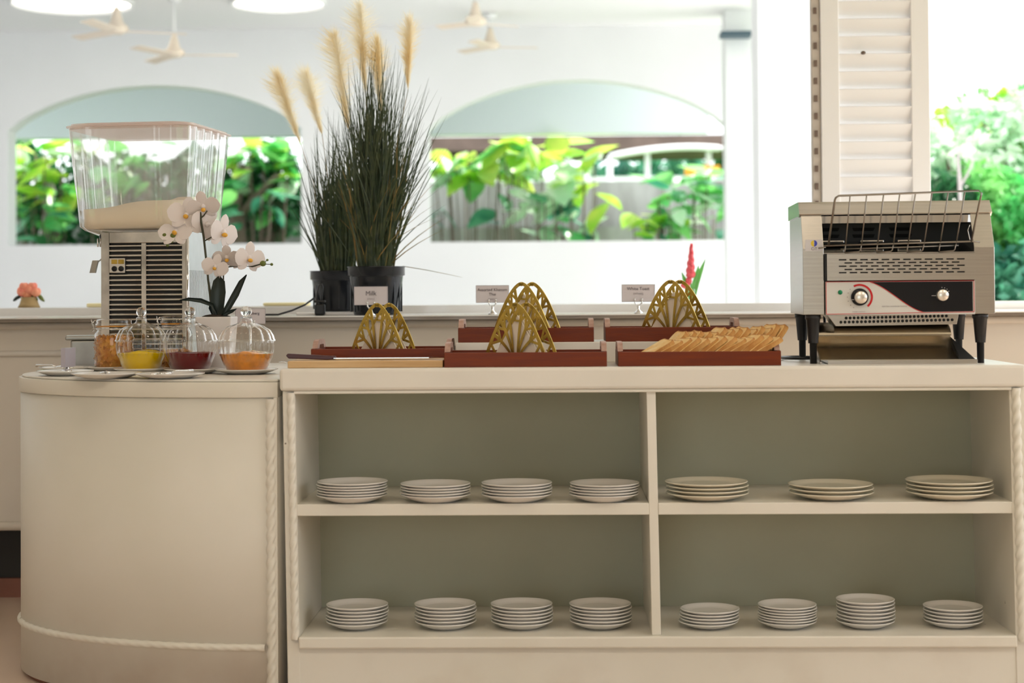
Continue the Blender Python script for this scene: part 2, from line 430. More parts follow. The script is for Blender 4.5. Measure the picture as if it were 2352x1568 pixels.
# wall below the window opening
struct('wall_front', MB().box(-3.6, 3.6, WY, 5.6, 0.232, 0.865), M['wallw'])
struct('wall_lintel', MB().box(-3.6, 3.6, WY, 5.6, 2.45, 3.0), M['wallw'])
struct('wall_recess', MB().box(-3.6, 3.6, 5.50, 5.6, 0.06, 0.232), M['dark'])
struct('baseboard_front', MB().box(-3.6, 3.6, 5.48, 5.6, 0.0, 0.06), M['redwood'])
prof = [(WY - .03 + .0 * k, 0) for k in range(0)]
def halfround(y, z, r, x0, x1, name):
    pts = [(y, z - r)] + [(y - r * math.sin(a), z - r * math.cos(a)) for a in [PI * k / 10 for k in range(1, 10)]] + [(y, z + r)]
    return struct(name, MB().prism(pts, x0, x1, 'x', True), M['wallw'])
halfround(WY, .232 + .012, .014, -3.6, 3.6, 'trim_1')
halfround(WY, .868, .013, -3.6, 3.6, 'trim_2')
halfround(WY, .781, .010, -3.6, -.95, 'trim_3')
struct('trim_4', MB().box(-3.6, 3.6, 5.285, 5.36, .880, .8895), M['ledgefront'])
struct('window_sill', MB().box(-3.6, 3.6, 5.28, 6.02, .8895, .8935), M['ledge'], bevel=.001)
struct('trim_5', MB().box(-3.6, 3.6, 6.0, 6.35, .80, .921), M['ledge'], bevel=.002)
struct('trim_6', MB().box(-3.6, 3.6, 5.36, 6.0, .80, .8895), M['wallw'])

# outdoor and hall ground
struct('floor_hall', MB().box(-6.6, 30, 5.7, 16.2, -0.06, -0.01), M['hallw'])
struct('ground_garden', MB().box(-40, 45, 16.2, 70, -0.1, -0.02).box(3.75, 30, -8, 5.65, -.1, -.02).box(-12, 12, -14, -2.75, -.1, -.02), M['grass'])
struct('ceiling_hall', MB().box(-6.6, 2.45, 5.6, 16.0, 3.46, 3.6), M['hallceil'])
struct('wall_hall_shade', MB().box(-6.7, -6.6, 5.6, 16.2, 0, 3.6), M['hallw'])  # unseen wall added to darken the left end of the hall
# arched wall at the far side of the hall, parapet included
HY = 16.0
def HX(px): return PX(px, 400, HY)
def HZ(py, px=1000): return PZ(px, py, HY)
pz = PZ(1000, 556, HY)
mb = MB()
mb.box(-6.6, HX(1742), HY, HY + .25, 0, pz)                       # parapet
mb.box(-6.6, HX(18), HY, HY + .25, pz, 3.46)                      # pier far left
mb.box(HX(692), HX(985), HY, HY + .25, pz, 3.46)                  # pier between the arches
mb.box(HX(1672), HX(1742), HY, HY + .25, pz, 3.46)
for xa, xb, zs, za in ((HX(18), HX(692), HZ(300, 20), HZ(196, 350)), (HX(985), HX(1672), HZ(296, 1000), HZ(183, 1300))):
    n = 24; top = []
    for k in range(n + 1):
        t = k / n
        # segmental arch
        z = zs + (za - zs) * (1 - (2 * t - 1) ** 2) ** .8
        top.append((xa + (xb - xa) * t, z))
    for (x0, z0), (x1, z1) in zip(top[:-1], top[1:]):
        mb.prism([(x0, z0), (x1, z1), (x1, 3.46), (x0, 3.46)], HY, HY + .25, 'y')
struct('wall_arcade', mb, M['hallw'])
struct('wall_canopy', MB().box(-8, HX(1660), 17.4, 17.6, PZ(600, 313, 17.4), 3.7), M['canopy'])
struct('ceiling_canopy', MB().box(-8, HX(1660), 16.25, 17.4, 3.55, 3.7), M['canopy'])
# columns on the right of the hall
c1a, c1b = PX(1668, 300, 15.2), PX(1738, 300, 15.2)
struct('column_far', MB().box(c1a, c1b, 15.2, 15.5, 0, 3.46), M['hallw'])
c2a, c2b = PX(1744, 300, 11.5), PX(1868, 300, 11.5)
struct('column_near', MB().box(c2a, c2b, 11.5, 11.9, 0, 3.46), M['hallw'])
q = P(1692, 76, 15.0)
o = part('wall_lamp', MB().box(q.x - .135, q.x + .135, 15.0, 15.2, q.z - .022, q.z + .022), M['darkbeam'], bevel=.005)
tag(o, 'dark slate bar lamp at the top of the white column past the right arch', 'lamp')

# louvred shutter panel standing in the opening
SY = 5.62
t = thing('shutter_panel', 'tall white louvred shutter standing in the opening behind the toaster', 'shutter', (PX(1868, 400, SY), SY, .8935))
Wd = PX(2138, 400, SY) - PX(1868, 400, SY)
k_ = SY / F_PX
part('jamb_strip', MB().box(0, .028 * 1.0, .012, .045, 0, 1.5), M['shutteredge'], t, bevel=.003, label='beige hinge edge of the shutter')
s0, s1, s2, s3 = .028, .028 + 42 * k_, Wd - 42 * k_, Wd
part('stile', MB().box(s0, s1, 0, .035, 0, 1.5), M['shutter'], t, bevel=.003)
part('stile', MB().box(s2, s3, 0, .035, 0, 1.5), M['shutter'], t, bevel=.003)
part('rail', MB().box(s1, s2, 0, .035, 0, .09), M['shutter'], t, bevel=.003)
zt = PZ(2000, 8, SY) - .8935
pit = 40.4 * k_
slat = MB().cbox((0, 0, 0), (s2 - s1 + .004, .008, .064), Matrix.Rotation(.42, 3, 'X')).mesh('slat', M['shutter'])
z = zt + 2 * pit
while z > .13:
    link('slat', slat, t, ((s1 + s2) / 2, .018, z - .02)); z -= pit
z = zt + 2 * pit
notch = MB().cbox((0, 0, 0), (.010, .01, .020)).mesh('notch', M['bark'])  # solid brown block standing for each dark notch along the shutter edge
while z > .1:
    link('louvre_notch', notch, t, (.012, .010, z - .02)); z -= pit
q = P(1983, 121, SY - .01)
part('shutter_knob', MB().ell((q.x - t.location.x, -.008, q.z - .8935), (.008, .010, .006)).tube([(q.x - t.location.x, 0, q.z - .8935), (q.x - t.location.x, -.01, q.z - .8935)], .003), M['bark'], t)

# ================================================================== HALL THINGS
def fan(px, py, Y, span, rz, label):
    q = P(px, py, Y)
    t = thing('ceiling_fan', label, 'fan', (q.x, q.y, q.z), rz, 'white ceiling fans in the hall')
    part('motor', MB().lathe([(0, -.05), (.05, -.05), (.085, -.03), (.085, .0), (.05, .03), (.03, .10), (.02, .14), (0, .14)], n=20), M['fanp'], t)
    part('rod', MB().tube([(0, 0, .1), (0, 0, 3.46 - q.z)], .010), M['hallw'], t)
    part('canopy_cap', MB().lathe([(0, 3.41 - q.z), (.05, 3.41 - q.z), (.06, 3.458 - q.z), (0, 3.458 - q.z)], n=16), M['hallw'], t)
    for k in range(3):
        a = 2 * PI * k / 3
        b = MB().cbox((span * .55, 0, -.03), (span * .9, .10, .008), Matrix.Rotation(.18, 3, 'X'))
        b.xf(lambda v, a=a: Matrix.Rotation(a, 3, 'Z') @ v)
        part('blade', b, M['fanp'], t, bevel=.003)
    return t
fan(268, 62, 12.4, .50, .35, 'ceiling fan nearest the left edge, under the round lamp')
fan(400, 118, 14.2, .52, .1, 'lower ceiling fan above the left arch')
fan(1092, 45, 13.6, .36, .5, 'upper ceiling fan right of the tall grass plumes')
fan(1126, 100, 15.2, .42, .2, 'lower ceiling fan above the right arch')
for px, wpx, lab in ((165, 270, 'large round glowing ceiling lamp at the top left corner'), (640, 210, 'round glowing ceiling lamp left of the grass plumes')):
    q = onz(px, 2, 3.44)
    r = wpx / 2 * q.y / F_PX
    t = thing('ceiling_lamp', lab, 'lamp', (q.x, q.y, 3.40), 0, 'round lamps on the hall ceiling')
    part('rim', MB().lathe([(r * 1.0, .06), (r * 1.06, .06), (r * 1.06, 0), (r, 0), (r, .06)], n=40), M['hallw'], t)
    part('diffuser', MB().lathe([(0, .03), (r, .03), (r, .05), (0, .05)], n=40), M['lampm'], t)

# ================================================================== GARDEN
def leaf_mesh(name, m, L=1.0, W=.62):
    mb = MB(); rows = []
    pr = [(0, .0), (.06, .42), (.22, .95), (.42, 1.0), (.62, .80), (.82, .42), (1.0, 0.0)]
    for (t_, w_) in pr:
        rows.append([(-W / 2 * w_, t_ * L, -.10 * t_ * t_ + .06 * w_), (0, t_ * L, -.10 * t_ * t_), (W / 2 * w_, t_ * L, -.10 * t_ * t_ + .06 * w_)])
    mb.sheet(rows, True)
    return mb.mesh(name, m)
LM = {k: leaf_mesh('leaf', M[k]) for k in ('lg', 'mg', 'dg', 'tg', 'pg')}
rnd = random.Random(11)
def big_plant(px, py0, py1, Y, wpx, n, size, mats, label, group='broad leaved plants beyond the arches'):
    base = P(px, py1, Y); topz = PZ(px, py0, Y)
    t = thing('broad_leaf_plant', label, 'plant', (base.x, Y, 0), 0, group)
    st = MB(); half = wpx / 2 * Y / F_PX
    n = int(n * 1.5)
    for i in range(n):
        x = rnd.uniform(-half, half); y = rnd.uniform(-.25, .25)
        z = base.z + (topz - base.z) * rnd.random() ** .8
        if i % 3 == 0: st.tube([(x * .5, y * .3, 0), (x * .8, y * .6, z * .6), (x, y, z)], .007, 5)
        o = link('leaf', LM[rnd.choice(mats)], t, (x, y, z))
        s = size * rnd.uniform(.9, 1.5)
        o.scale = (s, s, s)
        o.rotation_euler = (rnd.uniform(-.9, .5), rnd.uniform(-.5, .5), rnd.uniform(0, 2 * PI))
    part('stems', st, M['bark'], t)
    return t
def shrub(name, label, cx, cy, z0, z1, rx, ry, n, ls, m, group, trunk=True, seed=1, extra=None, cat='shrub'):
    r = random.Random(seed)
    t = thing(name, label, cat, (cx, cy, 0), 0, group)
    mb = MB(); zc = (z0 + z1) / 2; rz = (z1 - z0) / 2
    for i in range(n):
        while True:
            v = Vector((r.uniform(-1, 1), r.uniform(-1, 1), r.uniform(-1, 1)))
            if .3 < v.length < 1: break
        f = 1 + .25 * math.sin(5 * v.x + 3 * v.z + seed)
        c = Vector((v.x * rx * f, v.y * ry, zc + v.z * rz * f))
        s = ls * r.uniform(.6, 1.3)
        R = Euler((r.uniform(0, 6), r.uniform(0, 6), r.uniform(0, 6))).to_matrix()
        a = [c + R @ (Vector(p) * s) for p in ((0, -.5, 0), (.28, 0, .06), (0, .5, 0), (-.28, 0, .06))]
        mb.add(a, [(0, 1, 2, 3)])
    part('foliage', mb, m, t, kind='stuff', recalc=False)
    if trunk:
        st = MB()
        for k in range(4):
            a = r.uniform(0, 6.28)
            st.tube([(0.05 * math.cos(a), .05 * math.sin(a), 0), (rx * .3 * math.cos(a), ry * .3 * math.sin(a), zc * .6), (rx * .6 * math.cos(a), ry * .5 * math.sin(a), zc + rz * .5)], [.04, .025, .012], 6)
        part('branches', st, M['bark'], t)
    if extra:
        fm, k, s = extra
        fb = MB()
        for i in range(k):
            v = Vector((r.uniform(-1, 1), -abs(r.uniform(.4, 1)), r.uniform(-1, 1)))
            fb.ell((v.x * rx * .8, v.y * ry, zc + v.z * rz * .7), s, 6, 4)
        part('blossoms', fb, fm, t, kind='stuff')
    return t
# concrete garden wall with a ledge, behind both arches
GY = 19.0
struct('wall_garden', MB().box(-7.5, PX(1800, 450, GY), GY, GY + .3, 0, PZ(1200, 418, GY)), M['concrete'])
struct('wall_garden_ledge', MB().box(PX(950, 450, GY), PX(1800, 450, GY), GY - .5, GY - .05, 0, PZ(1200, 522, GY - .5)), M['concrete'])
# left arch
big_plant(85, 335, 470, 17.9, 150, 26, .28, ['lg', 'lg', 'pg', 'mg'], 'lime leaved plant in the left arch, left of the drink dispenser')
big_plant(280, 330, 470, 18.2, 190, 22, .26, ['lg', 'mg', 'mg'], 'green leaved plant seen through the clear dispenser bowl')
big_plant(610, 332, 440, 18.15, 170, 30, .27, ['mg', 'lg', 'mg', 'pg'], 'bright green plant between the dispenser and the tall grass')
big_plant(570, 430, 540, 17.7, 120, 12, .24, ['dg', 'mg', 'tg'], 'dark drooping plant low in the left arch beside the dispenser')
big_plant(110, 470, 560, 17.8, 160, 16, .22, ['mg', 'dg', 'tg'], 'low dark plant at the foot of the left arch')
# right arch
big_plant(1090, 345, 410, 17.9, 190, 30, .27, ['lg', 'lg', 'pg', 'mg'], 'lime leaved plant in the right arch beside the tall grass')
big_plant(1215, 330, 400, 17.8, 170, 22, .28, ['lg', 'pg', 'mg'], 'yellow green plant above the wall, centre of the right arch')
big_plant(1330, 345, 470, 17.7, 130, 16, .34, ['lg', 'pg', 'lg'], 'plant with long upright yellow green leaves in the right arch')
big_plant(1240, 440, 545, 17.6, 230, 22, .26, ['tg', 'pg', 'mg'], 'low bluish green plant in front of the grey wall')
big_plant(1600, 395, 540, 17.6, 190, 44, .24, ['tg', 'pg', 'mg', 'mg'], 'dense pale leaved plant at the right end of the right arch')
big_plant(1500, 490, 545, 17.6, 130, 16, .22, ['lg', 'mg'], 'small lime plant at the foot of the right arch')
big_plant(985, 480, 550, 17.6, 70, 6, .2, ['mg', 'tg'], 'sparse plant beside the grass at the foot of the right arch')
for i, (px, y0, y1, wv, mm) in enumerate(((100, 330, 600, .42, 'dg'), (250, 340, 600, .45, 'dg'), (420, 335, 600, .5, 'dg'), (610, 330, 600, .5, 'dg'))):
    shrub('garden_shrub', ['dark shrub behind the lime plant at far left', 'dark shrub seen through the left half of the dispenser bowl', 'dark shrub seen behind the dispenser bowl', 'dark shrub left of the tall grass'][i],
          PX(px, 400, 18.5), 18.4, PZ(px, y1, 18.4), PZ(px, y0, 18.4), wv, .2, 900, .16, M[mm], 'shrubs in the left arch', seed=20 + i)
# trunk behind left arch
tr = MB().tube([P(535, 700, 18.1), P(548, 560, 18.1), P(540, 470, 18.1), P(560, 380, 18.1)], [.11, .09, .07, .05], 8)
tr.tube([P(545, 500, 18.1), P(600, 440, 18.1), P(640, 400, 18.1)], [.05, .04, .03], 7)
tag(part('tree_trunk', tr, M['bark']), 'dark forked tree trunk right of the drink dispenser', 'tree')
tr = MB().tube([P(110, 720, 18.15), P(95, 560, 18.15), P(120, 440, 18.15), P(100, 360, 18.15)], [.06, .05, .04, .03], 8)
tag(part('tree_trunk', tr, M['palebark']), 'thin pale tree trunk at far left of the left arch', 'tree')
# building beyond the right arch
by = 30.0
bt = thing('roadside_building', 'brown roofed low building behind the lime plants of the right arch', 'building', (PX(1340, 400, by), by, 0))
bx = bt.location.x
def bb(px0, px1, py0, py1, y0=0, y1=.3, name='fascia', m='roofb'):
    a = P(px0, py0, by); b = P(px1, py1, by)
    return part(name, MB().box(a.x - bx, b.x - bx, y0, y1, b.z, a.z), M[m], bt)
bb(960, 1680, 321, 346, -.5, 2, 'roof'); part('wall', MB().box(P(1010, 346, by).x - bx, P(1100, 346, by).x - bx, 0, .3, 0, P(1050, 346, by).z), M['dark'], bt)
for k, px in enumerate((1300, 1480, 1620)): part('post', MB().box(P(px, 346, by).x - bx, P(px + 12, 346, by).x - bx, -.2, 0, 0, P(px, 346, by).z), M['hallw'], bt)
bb(960, 1680, 412, 419, -.3, -.1, 'rail', 'hallw')
bb(1570, 1650, 383, 404, -.3, -.25, 'sign_board', 'orangef')
arc = [P(1400 + 270 * k / 12, 372 - 34 * math.sin(PI * (.12 + .55 * k / 12)) ** 1, 24) for k in range(13)]
tag(part('curved_pipe', MB().tube(arc + [Vector((arc[-1].x, 24, 0))], .045, 8).tube([arc[0], Vector((arc[0].x, 24, 0))], .04, 8), M['hallw']), 'white curved pipe rail under the brown roof', 'rail')
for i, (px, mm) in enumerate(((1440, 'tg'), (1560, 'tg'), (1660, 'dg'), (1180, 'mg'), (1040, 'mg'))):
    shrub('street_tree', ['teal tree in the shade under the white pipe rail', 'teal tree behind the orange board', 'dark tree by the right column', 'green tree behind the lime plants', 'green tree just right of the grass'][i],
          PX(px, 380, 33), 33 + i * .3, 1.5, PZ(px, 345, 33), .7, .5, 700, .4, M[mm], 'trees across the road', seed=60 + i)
# bank of trees right of the shutter
bank = [(2185, 268, 12.0, .42, 'pg', 'pale green shrub on the bank next to the shutter'),
        (2262, 230, 12.6, .42, 'lg', 'yellow green shrub in the middle of the right bank'),
        (2345, 185, 12.2, .45, 'pg', 'tall pale green shrub at the right edge of the picture'),
        (2420, 140, 12.8, .6, 'mg', 'green shrub half outside the right edge'),
        (2190, 420, 11.6, .38, 'dg', 'dark shrub just above the toaster rack'),
        (2270, 380, 11.8, .40, 'mg', 'mid green shrub above the right end of the toaster'),
        (2345, 380, 11.4, .40, 'mg', 'green shrub low at the right edge'),
        (2230, 560, 11.2, .42, 'tg', 'teal shrub behind the toaster right corner'),
        (2330, 570, 11.0, .42, 'tg', 'teal shrub right of the toaster body')]
for i, (px, py, Y, rx, mm, lab) in enumerate(bank):
    z1 = PZ(px, py, Y); h = 1.0 if i < 4 else .8
    shrub('bank_shrub', lab, PX(px, py, Y), Y, max(z1 - h, .2), z1, rx, .35, 1500, .11, M[mm], 'shrubs on the bank right of the shutter', seed=90 + i,
          extra=(M['orangef'], 14, .025) if i == 4 else None)
mb = MB()
for k in range(13):
    px = 2080 + k * 40; zt_ = PZ(px, 320 - (px - 2140) * .42, 13.4)
    xa, xb = PX(px - 20, 300, 13.4), PX(px + 20, 300, 13.4)
    mb.box(xa, xb, 13.4, 13.9, 0, zt_ - .2)
hb = part('hedge_bank', mb, M['dg'], bevel=.05); tag(hb, 'dark clipped hedge rising behind the shrubs right of the shutter', 'hedge')
tr = MB().tube([P(2212, 640, 11.0), P(2205, 440, 11.0), P(2200, 360, 11.0), P(2212, 330, 11.0)], [.016, .014, .010, .006], 7)
tr.tube([P(2204, 430, 11.0), P(2222, 400, 11.0), P(2235, 370, 11)], [.010, .008, .005], 6)
tr.tube([P(2212, 640, 11.0), Vector((P(2212, 640, 11.0).x, 11.0, 0))], .016, 7)
tag(part('tree_trunk', tr, M['palebark']), 'slim pale trunk among the shrubs above the toaster rack', 'tree')

# ================================================================== CABINETS
CZ = 0.95 - 163 * 4.0 / F_PX     # worktop height of the shelf cabinet
CY = 4.0
LEAN = .014
def lean(x, y, z): return (x + LEAN * (CZ - z), y, z)
def zrow(py, px=1500): return PZ(px, py, CY)
def xcol(px, py): return PX(px, py, CY)
z_top = CZ; z_f0 = zrow(893, 1500)
z_s1, z_s0 = zrow(1155), zrow(1182)
z_b1, z_b0 = zrow(1459), zrow(1486)
xl0, xl1 = xcol(648, 900), xcol(677, 900)
xr0, xr1 = xcol(2317, 895), xcol(2352, 895)
xd0, xd1 = xcol(1484, 900), xcol(1505, 900)
D = .38
cab = thing('shelf_cabinet', 'long cream painted cabinet with four open bays of plates below the toaster', 'cabinet', (0, 0, 0))
part('worktop', MB().box(xl0 - .005, xr1 + .003, CY - .012, CY + .56, z_f0, z_top, lean), M['toppaint'], cab, bevel=.008, seg=3)
part('bead', MB().box(xl1 - .003, xr0 + .005, CY - .006, CY + .01, z_f0 - .007, z_f0, lean), M['cab'], cab, bevel=.002)
part('side_panel', MB().box(xl0, xl1, CY, CY + .56, 0, z_f0, lean), M['cab'], cab, bevel=.002)
part('side_panel', MB().box(xr0, xr1, CY, CY + .56, 0, z_f0, lean), M['cab'], cab, bevel=.002)
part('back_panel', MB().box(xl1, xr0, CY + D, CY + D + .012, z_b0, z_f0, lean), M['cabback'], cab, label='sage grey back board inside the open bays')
part('divider', MB().box(xd0, xd1, CY + .002, CY + D, z_b1, z_f0, lean), M['cab'], cab, bevel=.0015)
part('shelf', MB().box(xl1 - .001, xd0, CY + .001, CY + D, z_s0, z_s1, lean), M['cab'], cab, bevel=.002)
part('shelf', MB().box(xd1, xr0 + .001, CY + .001, CY + D, z_s0, z_s1, lean), M['cab'], cab, bevel=.002)
part('bottom_shelf', MB().box(xl1 - .001, xr0 + .001, CY - .012, CY + D, z_b0, z_b1, lean), M['cab'], cab, bevel=.004)
part('plinth', MB().box(xl1, xr0, CY + .003, CY + .02, 0, z_b0, lean), M['cab'], cab)
part('bay_ceiling', MB().box(xl1, xr0, CY + .01, CY + D, z_f0 - .004, z_f0 + .001, lean), M['cab'], cab)
def rope(pts, r, name, m, parent, fn=None, twist=34.0, amp=.19):
    """carved rope moulding: three strands round a path"""
    pts = [Vector(p) for p in pts]
    # resample
    out = []; 
    for a, b in zip(pts[:-1], pts[1:]):
        n = max(1, int((b - a).length / .004))
        for k in range(n): out.append(a.lerp(b, k / n))
    out.append(pts[-1])
    mb = MB(); s = 0
    n = 10; vs = []
    for i, p in enumerate(out):
        t_ = (out[min(i + 1, len(out) - 1)] - out[max(i - 1, 0)]).normalized()
        a = t_.cross(Vector((0, 1, 0)) if abs(t_.y) < .9 else Vector((0, 0, 1))).normalized(); b = t_.cross(a)
        if i: s += (p - out[i - 1]).length
        for k in range(n * 2):
            an = 2 * PI * k / (n * 2)
            rr = r * (1 + amp * math.cos(3 * (an - s * twist * 2)))
            v = p + (a * math.cos(an) + b * math.sin(an)) * rr
            vs.append(lean(*v) if fn else v)
    N_ = n * 2
    mb.add(vs, [(i * N_ + k, i * N_ + (k + 1) % N_, (i + 1) * N_ + (k + 1) % N_, (i + 1) * N_ + k) for i in range(len(out) - 1) for k in range(N_)], True)
    return part(name, mb, m, parent)
xrp = (xcol(661, 900) + xcol(674, 900)) / 2
rope([(xrp, CY - .001, z_f0 - .004), (xrp, CY - .001, z_b0 + .02)], .0085, 'rope_moulding', M['cab'], cab, True)
xrp = (xcol(2323, 900) + xcol(2341, 900)) / 2
rope([(xrp, CY - .001, z_f0 - .002), (xrp, CY - .001, z_b0 + .012)], .0095, 'rope_moulding', M['cab'], cab, True)

# curved end cabinet on the left
LZ = 0.95 - 188 * 4.02 / F_PX
lx1 = PX(638, 900, 4.02); lx0 = PX(49, 900, 4.45)
ca = lx1 - lx0
def cplan(off=0.0, back=5.05, n=28, x1=None):
    x1 = lx1 if x1 is None else x1
    cx = lx1 - .02; cy = 4.02 + .47
    a = cx - lx0 + off; b = .47 + off
    pts = [(x1 + 0 * off, 4.02 - off)]
    for k in range(n + 1):
        an = PI / 2 + PI / 2 * k / n
        pts.append((cx + a * math.cos(an), cy - b * math.sin(an)))
    pts.append((cx - a, back)); pts.append((x1, back))
    return pts
lc = thing('curved_cabinet', 'cream painted cabinet with a rounded left end carrying the jam jars', 'cabinet', (0, 0, 0))
part('body', MB().prism(cplan(0), .012, LZ - .04, 'z', True), M['cab'], lc)
part('worktop', MB().prism(cplan(.004), LZ - .042, LZ - .006, 'z', True), M['cab'], lc, bevel=.001)
part('worktop_slab', MB().prism(cplan(-.004), LZ - .006, LZ, 'z', True), M['toppaint'], lc, bevel=.003)
part('base_gap', MB().prism(cplan(-.012), 0, .013, 'z', True), M['redwood'], lc, label='dark brown shadow gap at the floor')
zr = PZ(620, 1487, 4.02)
pl = cplan(.0)
pts = [(x, y, zr) for x, y in pl[:-2]] + [(pl[-3][0], 4.9, zr)]
pts[0] = (lx1 - .032, 4.02, zr)
rope([p for p in pts if p[0] <= lx1 - .030], .0085, 'rope_moulding', M['cab'], lc, None, amp=.08)
xrp = PX(624, 1200, 4.02)
rope([(xrp, 4.018, LZ - .045), (xrp, 4.018, .012)], .011, 'rope_moulding', M['cab'], lc, None)
part('edge_strip', MB().box(lx1 - .009, lx1 - .0005, 4.012, 4.03, .012, LZ - .042), M['cab'], lc, bevel=.001)

# riser carrying the back row of trays
RZ = CZ + .0505
ra, rb = PX(1046, 800, 4.27), PX(1712, 800, 4.27)
tag(part('display_riser', MB().box(ra, rb, 4.27, 4.49, CZ, RZ), M['toppaint'], bevel=.002), 'low white box riser carrying the back row of wooden trays', 'riser')

# ================================================================== PLATES ON THE SHELVES
def plate_mesh(name, R, h, m, well=.009):
    t_ = .0028
    t_ = min(.0034, well * .5)
    prof = [(0, .0015), (R * .50, .0015), (R * .52, 0), (R * .58, 0), (R * .70, (h - t_) * .30), (R * .84, (h - t_) * .62), (R * .96, h - t_ * 1.05), (R, h - t_ * .55), (R * .995, h), (R * .965, h - .0004), (R * .84, (h - t_) * .62 + t_), (R * .72, (h - t_) * .30 + t_ + .0005), (R * .62, well + .0006), (R * .57, well), (0, well)]
    k_ = []
    for r_, z_ in prof: k_.append((r_, max(z_, 0)))
    prof = k_
    return MB().lathe(prof, n=40).mesh(name, m)
ORD = ['bottom', 'second from bottom', 'third from bottom', 'fourth from bottom', 'fifth from bottom', 'sixth from bottom', 'seventh from bottom']
def stack(px, pyb, wpx, n, zs, m, where, pitch=.0092, h=.0185, sy=.006, kind='plate', leany=0.0, seedv=0, lastw=None):
    Y = CY + sy + wpx / 2 * 4.05 / F_PX * .58
    R = wpx / 2 * (Y) / F_PX * .995
    me = plate_mesh('plate', R, h, m, pitch)
    x = PX(px, pyb, Y)
    r = random.Random(seedv)
    for k in range(n):
        nm = 'top' if k == n - 1 else ORD[k]
        o = link('plate', me, None, (x + r.uniform(-.0016, .0016), Y + r.uniform(-.0015, .0015), zs + .0002 + k * (pitch + .0001)))
        if k == 0 and lastw:
            o.location.x += lastw; 
        tag(o, 'white plate, %s of %s' % (nm, where), 'plate', 'plates: ' + where)
U = z_s1; B = z_b1
cw, cy_ = M['china'], M['chinay']
stack(809, 1155, 163, 6, U, cw, 'six plate stack, left end of upper shelf', .0062, .0175, seedv=1)
stack(1000, 1155, 162, 5, U, cw, 'second stack from left, upper shelf', .0062, .0180, seedv=2)
stack(1188, 1155, 163, 5, U, cw, 'third stack from left, upper shelf', .0066, .0180, seedv=3)
stack(1388, 1155, 160, 5, U, cw, 'stack just left of divider, upper shelf', .0062, .0180, seedv=4)
stack(1624, 1150, 190, 4, U, cy_, 'wide stack just right of divider, upper shelf', .0087, .0170, .018, seedv=5)
stack(1909, 1150, 193, 3, U, cy_, 'low stack of three wide plates, upper shelf', .0093, .0175, .018, seedv=6)
stack(2181, 1145, 196, 4, U, cy_, 'wide stack, right end of upper shelf', .0088, .0175, .018, seedv=7)
stack(821, 1440, 143, 6, B, cw, 'stack at left end of lower shelf', .0077, .0180, .062, seedv=8)
stack(1024, 1440, 142, 6, B, cw, 'second stack from left, lower shelf', .0079, .0180, .062, seedv=9)
stack(1199, 1440, 143, 6, B, cw, 'third stack from left, lower shelf', .0078, .0180, .062, seedv=10)
stack(1380, 1440, 143, 6, B, cw, 'stack just left of divider, lower shelf', .0078, .0180, .062, seedv=11)
stack(1630, 1440, 136, 5, B, cw, 'uneven stack just right of divider, lower shelf', .0072, .0160, .062, seedv=12, lastw=-.003)
stack(1809, 1440, 134, 7, B, cw, 'stack second right of divider, lower shelf', .0063, .0165, .062, seedv=13)
stack(1989, 1440, 133, 7, B, cw, 'tallest stack, third right of divider, lower shelf', .0082, .0170, .062, seedv=14)
stack(2188, 1440, 134, 5, B, cw, 'stack at right end of lower shelf', .0079, .0165, .070, seedv=15)

# ================================================================== WOODEN TRAYS
def tray(px0, px1, pytop, Y, D_, zb, label, H=None):
    a = PX(px0, pytop, Y); b = PX(px1, pytop, Y); W = b - a
    H = H or (PZ((px0 + px1) / 2, pytop, Y) - zb)
    t = thing('wooden_tray', label, 'tray', ((a + b) / 2, Y + D_ / 2, zb), 0, 'dark wooden bread trays')
    th = .008; h = W / 2; d = D_ / 2
    part('front_board', MB().box(-h, h, -d, -d + th, 0, H), M['wood'], t, bevel=.001)
    part('back_board', MB().box(-h, h, d - th, d, 0, H), M['wood'], t, bevel=.001)
    part('base_board', MB().box(-h + th, h - th, -d + th, d - th, 0, .006), M['wood'], t)
    for s in (-1, 1):
        x0, x1 = (-h, -h + th) if s < 0 else (h - th, h)
        e = part('end_board', MB().box(x0, x1, -d + th, d - th, .0, H + .001), M['wood'], t)
        hh = .021; yw = D_ * .36
        prof = [(-yw, 0), (-yw * .93, hh * .35), (-yw * .72, hh * .85), (-yw * .58, hh), (yw * .58, hh), (yw * .72, hh * .85), (yw * .93, hh * .35), (yw, 0), (yw * .52, 0), (yw * .46, hh * .42), (-yw * .46, hh * .42), (-yw * .52, 0)]
        # split into convex pieces so that the finger slot stays open
        mb = MB()
        xe0, xe1 = (x0 - .0005, x1 + .004) if s < 0 else (x0 - .004, x1 + .0005)
        mb.prism([(p[0], p[1] + H + .001) for p in [(-yw, 0), (-yw * .93, hh * .35), (-yw * .72, hh * .85), (-yw * .58, hh), (-yw * .46, hh), (-yw * .46, hh * .42), (-yw * .52, 0)]], xe0, xe1, 'x')
        mb.prism([(p[0], p[1] + H + .001) for p in [(yw * .52, 0), (yw * .46, hh * .42), (yw * .46, hh), (yw * .58, hh), (yw * .72, hh * .85), (yw * .93, hh * .35), (yw, 0)]], xe0, xe1, 'x')
        mb.prism([(-yw * .46, H + .001 + hh * .42), (yw * .46, H + .001 + hh * .42), (yw * .46, H + .001 + hh), (-yw * .46, H + .001 + hh)], xe0, xe1, 'x')
        part('handle', mb, M['woodtop'], e, label='worn pale handle with finger slot')
    return t
trA = tray(714, 1034, 801, 4.21, .22, CZ, 'wooden tray behind the cutting board, under the first brass holder')
trB = tray(1020, 1394, 809, 4.015, .20, CZ, 'wooden tray at the front middle, right of the cutting board')
trC = tray(1052, 1364, 753, 4.28, .19, RZ, 'wooden tray on the riser behind the front middle tray')
trD = tray(1391, 1701, 751, 4.28, .19, RZ, 'wooden tray on the riser behind the toast')
